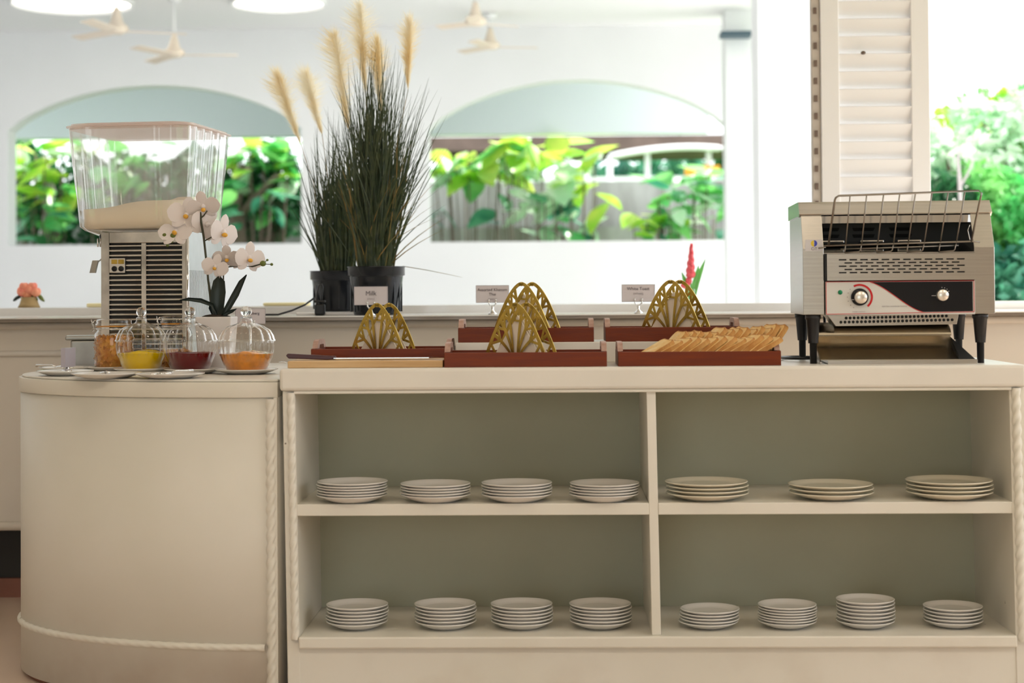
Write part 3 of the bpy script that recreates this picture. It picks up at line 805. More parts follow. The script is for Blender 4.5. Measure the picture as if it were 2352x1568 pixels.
trE = tray(1420, 1794, 807, 4.015, .20, CZ, 'wooden tray full of toast slices')

# ================================================================== BRASS HOLDERS
def strip2(mb, pts, wid, y0, y1):
    """ribbon along a 2-D (x,z) polyline, thickness y0..y1"""
    n = len(pts); L_ = []; R_ = []
    for i in range(n):
        a = Vector(pts[max(i - 1, 0)]); b = Vector(pts[min(i + 1, n - 1)])
        t_ = (b - a).normalized(); nn = Vector((-t_.y, t_.x))
        w_ = wid[i] if isinstance(wid, (list, tuple)) else wid
        L_.append(Vector(pts[i]) + nn * w_ / 2); R_.append(Vector(pts[i]) - nn * w_ / 2)
    for i in range(n - 1):
        q = [L_[i], L_[i + 1], R_[i + 1], R_[i]]
        mb.prism([(p.x, p.y) for p in q], y0, y1, 'y')
def arch_pt(s, W, H):
    """s in -1..1 along the pointed arch, returns (x,z); 0 = apex"""
    u = abs(s)
    x = W / 2 * (1 - (1 - u) ** 1.0) ; 
    z = H * (1 - u ** 1.55)
    x = W / 2 * (u ** .92)
    return (math.copysign(x, s) if s else 0.0, z)
def holder_plate(W, H):
    mb = MB(); y0, y1 = -.0009, .0009
    n = 18
    arc_ = [arch_pt(-1 + 2 * k / (2 * n), W, H) for k in range(2 * n + 1)]
    arc_ = [p for p in arc_]
    strip2(mb, arc_[:n + 1], .0085, y0, y1); strip2(mb, arc_[n:], .0085, y0, y1)
    strip2(mb, [arch_pt(-.06, W, H), (0, H - .003), arch_pt(.06, W, H)], .007, y0, y1)
    ends = [-.90, -.66, -.44, -.21, .21, .44, .66, .90]
    mids = []
    for e in ends:
        ex, ez = arch_pt(e, W, H)
        pts = []
        for k in range(9):
            t_ = k / 8
            x = ex * (t_ ** 1.35) * .98 + (.006 * (1 if e > 0 else -1)) * (1 - t_)
            z = ez * (t_ ** .85) if abs(e) < .8 else ez * (t_ ** .75)
            pts.append((x, z))
        strip2(mb, pts, [.0040 + .0045 * (k / 8) for k in range(9)], y0 + .0001, y1 + .0001)
        mids.append(pts[6])
    # little cross pieces that close the diamonds along the rim
    for i in range(len(ends) - 1):
        s_ = (ends[i] + ends[i + 1]) / 2
        if abs(s_) < .05:
            tip = (0, H * .72); strip2(mb, [mids[i], tip], .0045, y0, y1); strip2(mb, [mids[i + 1], tip], .0045, y0, y1); strip2(mb, [tip, (0, H * .84)], .004, y0, y1); continue
        px_, pz_ = arch_pt(s_, W * .985, H * .985)
        strip2(mb, [mids[i], (px_, pz_)], .0060, y0 + .0002, y1 + .0002)
        strip2(mb, [mids[i + 1], (px_, pz_)], .0060, y0 + .0002, y1 + .0002)
    strip2(mb, [(-W / 2, .002), (W / 2, .002)], .004, y0, y1)
    return mb
def holder(px, py, Y, zb, label, Hh=.140, W=.186, rz=-.62, napmat='napkin', gap=.046):
    q = P(px, py, Y)
    t = thing('napkin_holder', label, 'holder', (q.x, Y, zb), rz, 'pierced brass holders')
    H = q.z - zb
    for s in (-1, 1):
        mb = holder_plate(W, H)
        mb.xf(lambda v, s=s: Vector((v.x, v.y + s * gap / 2, v.z + .001)))
        part('pierced_plate', mb, M['gold'], t)
    part('base', MB().box(-W / 2, W / 2, -gap / 2, gap / 2, 0, .0018), M['gold'], t)
    n = thing('napkin_stack', label.replace('brass leaf shaped holder', 'folded pale napkins inside the brass holder'), 'napkins', (q.x, Y, zb + .0022), rz, 'folded napkins in the brass holders')
    for k in range(7):
        y = -gap / 2 + .006 + k * (gap - .012) / 6.0
        off = .004 * math.sin(k * 2.1)
        w_ = W * .42
        part('napkin', MB().prism([(-w_ + off, 0), (w_ * 1.02 + off, 0), (.004 + off, H * .80)], y - .0012, y + .0012, 'y'), M[napmat], n)
    return t
holder(880, 700, 4.32, trA.location.z + .0062, 'brass leaf shaped holder in the tray behind the cutting board')
holder(1196, 699, 4.115, trB.location.z + .0062, 'brass leaf shaped holder in the front middle tray')
holder(1210, 652, 4.375, trC.location.z + .0062, 'brass leaf shaped holder in the back middle tray')
holder(1551, 647, 4.375, trD.location.z + .0062, 'brass leaf shaped holder in the tray behind the toast')

# ================================================================== TOAST
def slice_obj():
    s = thing('toast_slice', 'x', 'toast', (0, 0, 0), 0, 'toast slices in the wooden tray')
    A = .041; tk = .0062
    prof = [(-A, -A), (A, -A), (A * 1.0, A * .62), (A * .93, A * .86), (A * .72, A * .98), (A * .3, A * .93), (-A * .3, A * .93), (-A * .72, A * .98), (-A * .93, A * .86), (-A * 1.0, A * .62)]
    # profile in the y-z plane, thickness along x
    part('crumb', MB().prism([(y * .93, z * .93) for y, z in prof], -tk, tk, 'x'), M['crumb'], s, bevel=.0015)
    ring = MB(); n = len(prof)
    for i in range(n):
        j = (i + 1) % n
        a, b = prof[i], prof[j]; ai, bi = (a[0] * .925, a[1] * .925), (b[0] * .925, b[1] * .925)
        ring.prism([a, b, bi, ai], -tk * .86, tk * .86, 'x')
    part('crust', ring, M['crust'], s)
    return s
proto = slice_obj(); first = True
rr_ = random.Random(5)
def place_slice(x, y, z, ax, az, label):
    global first
    rot = (rr_.uniform(-.06, .06), ax, az)
    if first:
        proto.location = (x, y, z); proto.rotation_euler = rot; proto['label'] = label; first = False
    else: dup(proto, (x, y, z), 0, label, None, rot)
NUM = ['first', 'second', 'third', 'fourth', 'fifth', 'sixth', 'seventh', 'eighth', 'ninth', 'tenth', 'eleventh', 'twelfth', 'thirteenth', 'fourteenth', 'fifteenth']
zt_ = CZ + .006
front = 13
for k in range(front):
    px = 1507 + k * 20.6
    tilt = 1.02 + .04 * math.sin(k * 1.7)
    hgt = .041 * math.cos(tilt) + .0062 * math.sin(tilt)
    place_slice(PX(px, 815, 4.07), 4.077 + rr_.uniform(-.002, .002), zt_ + hgt + .004 + .0006 * k, tilt + rr_.uniform(-.07, .07), .27 + rr_.uniform(-.05, .05),
                'toast slice, %s from the left in the front row of the tray' % NUM[k])
for k in range(14):
    px = 1545 + k * 17.6
    tilt = .78 + .05 * math.sin(k * 2.3)
    if k >= 12: tilt = .6
    hgt = .041 * math.cos(tilt) + .0062 * math.sin(tilt)
    place_slice(PX(px, 790, 4.16), 4.155 + rr_.uniform(-.004, .004), zt_ + hgt + .007 + (.008 if k > 4 else 0), tilt + rr_.uniform(-.07, .07), .27 + rr_.uniform(-.05, .05),
                'toast slice, %s from the left in the back row of the tray' % NUM[k])

# ================================================================== CARD HOLDERS
def card_stand(px, Y, zb, pyc, wpx, hpx, lines, label, rz=0.0, text_scale=1.0, group='menu cards on silver clips', cm='card'):
    q = P(px, pyc, Y)
    t = thing('menu_card', label, 'sign', (q.x, Y, zb), rz, group)
    k = Y / F_PX; W, H = wpx * k, hpx * k; zc = q.z - zb; zl = zc - H / 2
    part('stand', MB().lathe([(0, 0), (.013, 0), (.0145, .002), (.012, .005), (.006, .010), (.0035, .016), (.0045, .022), (.003, .026), (0, .028)], n=20), M['chrome'], t)
    fb = MB().tube([(0, 0, .02), (0, 0, max(zl - .010, .022))], .0028, 8)
    zz = max(zl - .010, .022)
    fb.tube([(-.011, -.003, zz + .016), (-.0105, -.003, zz + .007), (-.006, -.002, zz + .001), (0, 0, zz), (.006, -.002, zz + .001), (.0105, -.003, zz + .007), (.011, -.003, zz + .016)], .0024, 8)
    for s in (-1, 1): fb.ell((s * .011, -.003, zz + .018), .0036, 8, 6)
    part('clip', fb, M['chrome'], t)
    c = part('card', MB().box(-W / 2, W / 2, 0, .001, zl, zl + H), M[cm], t)
    e = MB(); b = .0009
    for (x0, x1, z0, z1) in ((-W / 2, W / 2, zl, zl + b), (-W / 2, W / 2, zl + H - b, zl + H), (-W / 2, -W / 2 + b, zl, zl + H), (W / 2 - b, W / 2, zl, zl + H)):
        e.box(x0, x1, -.0006, 0, z0, z1)
    part('card_border', e, M['cardedge'], c)
    for (s, size, dz, mm) in lines:
        text('lettering', s, size, (0, -.0006, zl + H * dz), M[mm], c)
    return t
LEDGE = .8935
card_stand(852, 5.33, LEDGE, 679, 78, 43, [('Milk', .020, .62, 'ink'), ('(dairy)', .009, .34, 'greyink')], 'white card reading Milk in front of the black pot')
card_stand(1131, 5.33, LEDGE, 675, 76, 40, [('Assorted Khanom', .0125, .74, 'ink'), ('Thai', .0125, .48, 'ink'), ('(pastry)', .0085, .22, 'greyink')], 'white card reading Assorted Khanom Thai on the ledge')
card_stand(1466, 5.33, LEDGE, 673, 76, 40, [('White Toast', .0135, .75, 'ink'), ('(wheat)', .010, .48, 'greyink')], 'white card reading White Toast on the ledge')
card_stand(575, 4.64, LZ, 726, 70, 36, [('Mix Iceberg', .0105, .68, 'ink')], 'menu card with the word Iceberg behind the orange jar')

# ================================================================== TOASTER
TX = (PX(1850, 640, 4.06) + PX(2284, 640, 4.06)) / 2
K = .001026
ts = thing('conveyor_toaster', 'stainless steel conveyor toaster on four black legs at the right end', 'toaster', (TX, 4.075, CZ), -.05)
def tx(px): return (px - 2067) * K
def tz(py): return (834.3 - py) * K
zb_, zk, zc_, zt2 = tz(721), tz(569), tz(489), tz(462)
side = [(0, zb_), (0, zk), (.045, zc_), (.075, zt2), (.35, zt2), (.35, zb_)]
xL, xLi, xRi, xR = tx(1850), tx(1898), tx(2238), tx(2284)
part('side_housing', MB().prism(side, xL, xLi, 'x'), M['steel'], ts, bevel=.0012)
part('side_housing', MB().prism(side, xRi, xR, 'x'), M['steel'], ts, bevel=.0012)
part('top_cover', MB().prism([(.043, zc_ - .001), (.040, zc_ + .002), (.062, zt2 - .001), (.070, zt2 + .004), (.352, zt2 + .006), (.352, zt2), (.075, zt2 - .001), (.049, zc_)], xL - .003, xR + .003, 'x'), M['steel'], ts, bevel=.001)
part('cover_lip', MB().prism([(.040, zc_ + .002), (.070, zt2 + .004), (.352, zt2 + .006), (.352, zt2 - .030), (.09, zt2 - .030), (.052, zc_ - .006)], xL - .0035, xL - .0005, 'x'), M['steelb'], ts)
part('cover_lip', MB().prism([(.040, zc_ + .002), (.070, zt2 + .004), (.352, zt2 + .006), (.352, zt2 - .030), (.09, zt2 - .030), (.052, zc_ - .006)], xR + .0005, xR + .0035, 'x'), M['steelb'], ts)
part('inner_lip', MB().box(xLi, xRi, .055, .058, tz(509), tz(492)), M['steelb'], ts)
part('back_panel', MB().box(xLi, xRi, .34, .35, zb_, zt2), M['inner'], ts)
part('chamber_ceiling', MB().box(xLi, xRi, .058, .34, tz(506), tz(503)), M['inner'], ts)
pn = part('inner_wall', MB().box(xLi, xRi, .19, .195, tz(600), tz(503)), M['inner'], ts)
for px in (1928, 2012, 2100):
    for py in (519, 535):
        w_ = 26
        part('vent_slot', MB().prism([(tx(px - w_ + 3), tz(py + 4)), (tx(px + w_ - 3), tz(py + 4)), (tx(px + w_ + 1), tz(py - 4)), (tx(px - w_ - 1), tz(py - 4))], .186, .190, 'y'), M['darkslot'], pn)
tr_ = part('feed_tray', MB().prism([(.0, tz(581)), (.0, tz(579)), (.10, tz(560)), (.188, tz(548)), (.188, tz(551))], xLi, xRi, 'x'), M['steelb'], ts)
for px in (1928, 2020, 2106):
    w_ = 24
    fr_ = MB().box(tx(px - w_ - 3), tx(px + w_ + 3), .09, .15, tz(553), tz(548))
    f_ = part('slot_frame', fr_, M['steelb'], tr_, bevel=.001)
    part('slot_opening', MB().box(tx(px - w_), tx(px + w_), .0885, .0902, tz(556), tz(551)).box(tx(px - w_), tx(px + w_), .094, .146, tz(548) + .0001, tz(547.5)), M['darkslot'], f_)
# perforated panel
pz0, pz1 = tz(643), tz(582); px0_, px1_ = tx(1904), tx(2240)
mb = MB(); yf0, yf1 = -.010, -.007
rows = [595.5, 602.7, 610.2, 617.7, 625]
hh = 1.5
zs_ = [pz1] + [z for r in rows for z in (tz(r - hh), tz(r + hh))] + [pz0]
for i in range(0, len(zs_), 2): mb.box(px0_, px1_, yf0, yf1, zs_[i + 1], zs_[i])
for ri, r in enumerate(rows):
    st_ = 1931 if ri % 2 == 0 else 1943.5; n = 12 if ri % 2 == 0 else 11
    xs = [px0_]
    for k in range(n):
        a = st_ + k * 24.25; xs += [tx(a), tx(a + 17)]
    xs.append(px1_)
    for i in range(0, len(xs), 2): mb.box(xs[i], xs[i + 1], yf0, yf1, tz(r + hh), tz(r - hh))
part('perforated_panel', mb, M['steel'], ts)
part('panel_backing', MB().box(px0_ + .002, px1_ - .002, -.0068, .03, pz0 + .001, pz1 - .001), M['darkslot'], ts)
part('hinge_strip', MB().box(tx(1899), tx(1903), -.006, .0, pz0, pz1), M['black'], ts)
# control panel
cp = part('control_panel', MB().box(tx(1901), tx(2238), -.004, .02, tz(722), tz(645)), M['pwhite'], ts, bevel=.0008)
cur = []
for k in range(17):
    t_ = k / 16
    x = 2002 + (2120 - 2002) * t_
    s_ = t_ * t_ * (3 - 2 * t_) * .55 + t_ * .45
    y = 647 + (716 - 647) * (s_)
    cur.append((tx(x), tz(y)))
blk = cur + [(tx(2233), tz(715)), (tx(2233), tz(647))]
part('black_fascia', MB().prism(blk, -.0048, -.004, 'y'), M['blackg'], cp)
rb_ = MB(); strip2(rb_, cur, .0013, -.0052, -.004)
for a, b in (((1902, 646), (2236, 645.5)), ((2236, 645.5), (2236, 716)), ((1902, 720), (2236, 716.5)), ((1902, 646), (1902, 720))):
    strip2(rb_, [(tx(a[0]), tz(a[1])), (tx(b[0]), tz(b[1]))], .0012, -.0050, -.004)
part('red_border', rb_, M['red'], cp)
kx, kz = tx(1978), tz(681)
kn = part('dial', MB().lathe([(0, 0), (.0205, 0), (.0200, .006), (.018, .008), (0, .008)], n=32).xf(lambda v: Vector((kx + v.x, -.0045 - v.z, kz + v.y))), M['blackg'], cp, label='black dial with silver cap')
part('dial_cap', MB().lathe([(.0145, .006), (.0145, .018), (.0135, .019), (0, .019)], n=32).xf(lambda v: Vector((kx + .001 + v.x, -.0045 - v.z, kz - .001 + v.y))), M['silver'], kn)
part('dial_pointer', MB().box(kx - .020, kx - .014, -.0132, -.0125, kz - .0065, kz - .0055), M['sticker'], kn)
arc_ = [(kx + .0285 * math.cos(a), kz + .0285 * math.sin(a)) for a in [math.radians(118 - k * 8) for k in range(22)]]
ra_ = MB(); strip2(ra_, arc_, .0048, -.0046, -.004); part('red_arc', ra_, M['red'], cp)
dm = MB()
for a in (140, 160, 180, 200, 222, 240):
    dm.cbox((kx + .0285 * math.cos(math.radians(a)), -.0043, kz + .0285 * math.sin(math.radians(a))), (.0015, .0006, .0015))
part('dial_marks', dm, M['ink'], cp)
part('indicator_lamp', MB().lathe([(0, .003), (.004, .0025), (.0055, 0), (.0055, -.003)], n=16).xf(lambda v: Vector((tx(1934) + v.x, -.0045 - v.z, tz(670) + v.y))), M['green'], cp)
kx2, kz2 = tx(2164), tz(678)
k2 = part('knob', MB().lathe([(.0135, 0), (.0135, .014), (.0125, .015), (0, .015)], n=32).xf(lambda v: Vector((kx2 + v.x, -.0045 - v.z, kz2 + v.y))), M['silver'], cp, label='small silver knob')
dm = MB().box(kx2 - .024, kx2 - .014, -.0053, -.0048, kz2 - .0016, kz2 - .0006)
for a in (30, 50, 70, 90): dm.cbox((kx2 + .018 * math.cos(math.radians(a)), -.005, kz2 + .018 * math.sin(math.radians(a))), (.0016, .0006, .0016))
part('knob_marks', dm, M['sticker'], cp)
text('lettering', 'ELECTRIC CONVEYOR TOASTER', .0040, (tx(2057), -.0042, tz(703)), M['greyink'], cp)
text('lettering', 'POWER CONTROL', .0036, (tx(1976), -.0042, tz(715)), M['greyink'], cp)
# sticker
sk = part('sticker', MB().box(tx(1856), tx(1896), -.0005, .0003, 0, 26 * K).xf(lambda v: Vector((v.x, v.y + (.0 if v.z < .001 else .0), v.z + tz(574.5)))), M['sticker'], ts, label='white maker sticker on the left pillar')
lg = MB().prism([(tx(1876) + .0075 * math.cos(a), tz(557) + .0075 * math.sin(a)) for a in [PI / 2 - k * PI / 12 for k in range(13)]], -.0009, -.0005, 'y')
part('logo_half', lg, M['blue'], sk)
lg = MB().prism([(tx(1876) + .0075 * math.cos(a), tz(557) + .0075 * math.sin(a)) for a in [PI / 2 + k * PI / 12 for k in range(13)]], -.0009, -.0005, 'y')
part('logo_half', lg, M['yellow'], sk)
text('lettering', '1', .012, (tx(1876), -.0010, tz(557)), M['sticker'], sk)
text('lettering', 'CiT', .0095, (tx(1876), -.0007, tz(569.5)), M['ink'], sk)
# wire rack
wr = MB(); r_ = .0021
def wp(px, py):   # the rack leans out to the front towards its top
    f = (560 - py) / 110.0
    return (tx(px), -.010 - .045 * f, tz(py))
topx = [1921, 1953, 1990, 2028, 2064, 2099, 2136, 2172, 2209, 2246]
botx = [1908, 1947, 1983, 2019, 2055, 2088, 2124, 2160, 2196, 2232]
def topy(px): return 451 - (px - 1921) * .025
wr.tube([wp(1908, 561), wp(1919, 460), wp(1921, 455), wp(1927, topy(1927)), wp(2240, topy(2240)), wp(2246, 449), wp(2245, 455), wp(2230, 557)], r_ * 1.2, 8)
for a, b in zip(topx[1:-1], botx[1:-1]): wr.tube([wp(a, topy(a)), wp(b, 563)], r_ * .85, 6)
wr.tube([wp(1898, 563), wp(2232, 556), wp(2249, 558)], r_, 8)
wr.tube([wp(1885, 568), wp(1902, 566)], r_, 6)
wr.tube([wp(1936, 571), wp(2202, 565)], r_ * .8, 6)
for i, b in enumerate(botx[1:-1]):
    q0 = wp(b, 561); ex = tx(b - 3)
    if i % 2 == 0: wr.tube([q0, (ex, -.012, tz(577))], r_ * .85, 6)
    else: wr.tube([q0, (ex, -.010, tz(574)), (ex - .003, -.008, tz(577)), (ex - .035, -.006, tz(579))], r_ * .8, 6)
part('wire_rack', wr, M['wire'], ts)
part('rack_latch', MB().tube([(tx(2229), .0, tz(518)), (tx(2225), .005, tz(530)), (tx(2230), .003, tz(552))], .0012, 5), M['steelb'], ts)
# underside vent box
vb = part('vent_box', MB().prism([(tx(1906), tz(722)), (tx(2205), tz(720)), (tx(2200), tz(745)), (tx(1925), tz(748))], .015, .12, 'y'), M['steel'], ts, bevel=.001)
ho = MB()
for rr in range(2):
    n = 26 if rr == 0 else 28
    for k in range(n):
        px = (1949 + k * 9.1) if rr == 0 else (1937 + k * 9.35)
        c = (tx(px), tz((729.5 if rr == 0 else 738.8) - (px - 1940) * .016))
        ho.prism([(c[0] + .0038 * math.cos(PI / 3 * j + .3), c[1] + .0038 * math.sin(PI / 3 * j + .3)) for j in range(6)], .0143, .0149, 'y')
part('vent_holes', ho, M['darkslot'], vb, kind='stuff')
part('underside', MB().box(xL + .01, xR - .01, .02, .34, zb_, zb_ + .004), M['inner'], ts)
# chute
def prof_sheet(pts, x0, x1, m, name, parent, th=.0012):
    g = [[(x0, y, z) for y, z in pts], [(x1, y, z) for y, z in pts]]
    mb = MB().sheet([list(r) for r in zip(*g)], True, th, (0, 0, 1))
    return part(name, mb, M[m], parent)
up = [(.14, tz(741)), (.10, tz(742)), (.075, tz(744)), (.055, tz(748)), (.040, tz(754)), (.030, tz(761)), (.026, tz(766)), (.026, tz(770))]
ch = prof_sheet(up, tx(1886), tx(2189), 'chute', 'deflector', ts)
lo = [(.105, tz(760)), (.104, tz(772)), (.101, tz(782)), (.095, tz(791)), (.085, tz(799)), (.070, tz(806)), (.052, tz(812)), (.03, tz(817)), (.008, tz(821)), (-.012, tz(824))]
prof_sheet(lo, tx(1887), tx(2200), 'chute', 'catch_tray', ts)
part('tray_lip', MB().prism([(tx(1903), tz(838)), (tx(2240), tz(834.3)), (tx(2240), tz(824)), (tx(1903), tz(826))], -.016, -.013, 'y'), M['steel'], ts, bevel=.0006)
part('tray_floor', MB().box(tx(1903), tx(2240), -.014, .22, .001, .003), M['steel'], ts)
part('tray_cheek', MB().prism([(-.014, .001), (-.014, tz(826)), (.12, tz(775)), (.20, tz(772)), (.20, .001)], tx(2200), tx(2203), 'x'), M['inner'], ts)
part('tray_cheek', MB().prism([(-.014, .001), (-.014, tz(829)), (.10, tz(790)), (.20, tz(772)), (.20, .001)], tx(1886), tx(1889), 'x'), M['steel'], ts)
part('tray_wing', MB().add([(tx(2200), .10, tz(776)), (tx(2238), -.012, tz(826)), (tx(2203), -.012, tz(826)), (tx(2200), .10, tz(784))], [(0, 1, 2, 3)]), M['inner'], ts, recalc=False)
for lx, ly in ((tx(1874), .022), (tx(2254), .022), (tx(1874), .30), (tx(2254), .30)):
    hz = zb_
    lg_ = [(0, hz), (.0185, hz), (.0185, hz - .010), (.0165, hz - .012), (.0120, hz - .066), (.0120, hz - .068), (.0088, hz - .068), (.0082, 0.0), (0, 0.0)]
    part('leg', MB().lathe(lg_, (lx, ly, 0), 20), M['black'], ts)
# power cord of the toaster
q = P(1880, 832, 4.30)
cb = []
cc = Vector((PX(1850, 830, 4.3), 4.33, CZ + .004))
for k in range(30):
    a = .6 + k / 29 * 5.2
    cb.append((cc.x + .055 * math.cos(a), cc.y + .085 * math.sin(a), CZ + .0042 + .0045 * k / 29))
cb2 = [(x - .003, y + .004, z + .009) for x, y, z in cb]
cd_ = part('power_cable', MB().tube(cb + [(cb[-1][0] + .05, cb[-1][1], CZ + .011), (TX - .12, 4.42, CZ + .05), (TX - .12, 4.43, CZ + .16)], .0036, 8), M['black'])
tag(cd_, 'black power cable coiled beside the left legs of the toaster', 'cable')

# ================================================================== JAM JARS AND PLATES ON THE LEFT
def small_plate(px, py, wpx, Y, label, z=LZ, h=.013, nm='saucer'):
    R = wpx / 2 * Y / F_PX
    me = plate_mesh('saucer', R, h, M['china'], .006)
    o = link('saucer', me, None, (PX(px, py, Y), Y, z + .0002))
    return tag(o, label, 'plate', 'saucers under the jars')
def flute(nf, amp):
    return lambda a, r, z: r * (1 + amp * abs(math.cos(nf * a / 2)))
def jam_jar(px, wpx, pyb, Y, zb, fill, mt, label, jl):
    R = wpx / 2 * Y / F_PX / 1.035
    x = PX(px, 800, Y)
    s = R / .0585
    t = thing('jam_jar', label, 'jar', (x, Y, zb), 0, 'cut glass lidded jam jars')
    hz = lambda v: v * .001
    fl = lambda a, r, z: r * (1 + (.06 * abs(math.cos(11 * a)) * min(1, max(0, (z - .036) / .012))))
    bowl = [(0, .0015), (R * .70, .0015), (R * .755, .004), (R * .86, .016), (R * .955, .030), (R * 1.0, .043), (R * 1.02, .058), (R * 1.0, .071)]
    part('bowl', MB().lathe(bowl, n=176, flute=fl), M['glass'], t, recalc=True)
    fl2 = lambda a, r, z: r * (1 + (.085 * abs(math.cos(7 * a)) * (1 if z < .108 else 0)))
    lid = [(R * 1.03, .071), (R * 1.035, .074), (R * 1.0, .077), (R * .97, .085), (R * .86, .098), (R * .66, .107), (R * .42, .113), (R * .26, .117), (R * .22, .122), (R * .22, .1265)]
    l = part('lid', MB().lathe(lid, n=168, flute=fl2), M['glass'], t)
    kn = MB().lathe([(0, .126), (R * .24, .1262), (R * .20, .129), (R * .13, .1315), (R * .17, .134), (R * .215, .140), (R * .205, .147), (R * .13, .1525), (0, .1545)], n=24)
    part('lid_knob', kn, M['gball'], l)
    rim = MB().lathe([(R * .99, .0705), (R * 1.045, .0705), (R * 1.05, .0725), (R * 1.04, .0745), (R * .99, .0745)], n=132, flute=fl, close=True)
    part('lid_rim', rim, M['glass'], l)
    # row of thumb-print facets
    fa = MB()
    for k in range(22):
        a = 2 * PI * k / 22
        fa.ell((R * .97 * math.cos(a), R * .97 * math.sin(a), .040), (.0035, .0035, .0030), 8, 5)
    part('facets', fa, M['gball'], t, kind='stuff')
    # contents
    j = MB(); pr = []
    for (r, z) in [(0, .003), (R * .70, .002), (R * .753, .0042), (R * .857, .0165), (R * .952, .0302)]:
        pr.append((r, z))
    pr.append((R * .988, fill)); 
    rj = random.Random(int(px))
    j.lathe(pr, n=40)
    ring = []; 
    rows = 6
    vs = []; fs = []
    for i in range(rows + 1):
        rr = R * .988 * (1 - i / rows)
        for k in range(40):
            a = 2 * PI * k / 40
            bumpz = 0 if i == 0 else rj.uniform(-.0008, .0015) + (.006 * math.exp(-((rr * math.cos(a) - .008) ** 2) / .0008) if mt != 'jamr' else 0)
            vs.append((rr * math.cos(a), rr * math.sin(a), fill + bumpz))
    fs = [(i * 40 + k, i * 40 + (k + 1) % 40, (i + 1) * 40 + (k + 1) % 40, (i + 1) * 40 + k) for i in range(rows) for k in range(40)]
    j.add(vs, fs, True)
    o = part('jam', j, M[mt]); o.location = (x, Y, zb)
    o.scale = t.scale = (1, 1, 1.06)
    tag(o, jl, 'jam', 'jams in the glass jars')
small_plate(325, 845, 128, 4.42, 'saucer under the yellow jam jar')
small_plate(446, 848, 140, 4.38, 'saucer under the dark red jam jar')
small_plate(566, 850, 146, 4.33, 'saucer under the orange marmalade jar')
jam_jar(325, 113, 845, 4.42, LZ + .0064, .0430, 'jamy', 'glass jar of yellow jam, leftmost of the three lidded jars', 'bright yellow jam in the leftmost lidded jar')
jam_jar(437, 119, 847, 4.38, LZ + .0064, .0435, 'jamr', 'glass jar of dark red jam, middle of the three lidded jars', 'dark red jam in the middle lidded jar')
jam_jar(566, 125, 849, 4.33, LZ + .0064, .0425, 'jamo', 'glass jar of orange marmalade, rightmost of the three lidded jars', 'orange marmalade in the rightmost lidded jar')
p_fl = small_plate(150, 848, 130, 4.30, 'front saucer at the left end holding the upright card')
p_f2 = small_plate(245, 855, 162, 4.145, 'front saucer with a chrome spoon, left of the yellow jam')
p_f3 = small_plate(390, 858, 160, 4.115, 'front saucer with a chrome spoon, between yellow and red jam')
p_b1 = small_plate(152, 830, 125, 4.52, 'back saucer at the left end by the tin box')
p_b2 = small_plate(252, 833, 118, 4.54, 'saucer under the cornflake jar')
def spoon(x, y, z, rz, label):
    t = thing('spoon', label, 'spoon', (x, y, z), rz, 'chrome spoons on the saucers')
    part('spoon_bowl', MB().ell((0, 0, .005), (.019, .013, .005), 16, 8), M['chrome'], t)
    part('spoon_handle', MB().tube([(.017, 0, .006), (.03, 0, .011), (.055, 0, .010), (.075, 0, .009)], [.003, .0022, .0028, .0045], 8).ell((-.028, .004, .004), (.010, .006, .004)), M['chrome'], t)
    return t
spoon(p_f2.location.x - .005, 4.145, LZ + .0068, -1.2, 'chrome spoon on the saucer left of the yellow jam')
spoon(p_f3.location.x - .012, 4.115, LZ + .0068, .7, 'chrome spoon on the saucer in front of the red jam')
spoon(p_fl.location.x + .008, 4.285, LZ + .0068, 1.9, 'chrome spoon on the saucer below the upright card')
spoon(p_b1.location.x - .012, 4.52, LZ + .0068, 2.9, 'small spoon on the back saucer at the left end')
# upright card seen almost edge-on
q = PX(158, 810, 4.33)
t = thing('edge_on_card', 'lilac plastic card stand seen edge on, standing on the left front saucer', 'sign', (q, 4.325, LZ + .0068), 1.42)
part('clip', MB().lathe([(0, 0), (.008, 0), (.009, .002), (.004, .006), (.003, .014), (.004, .017), (0, .018)], n=16), M['chrome'], t)
part('card', MB().box(-.03, .03, -.006, .006, .014, .062), M['acryl'], t)

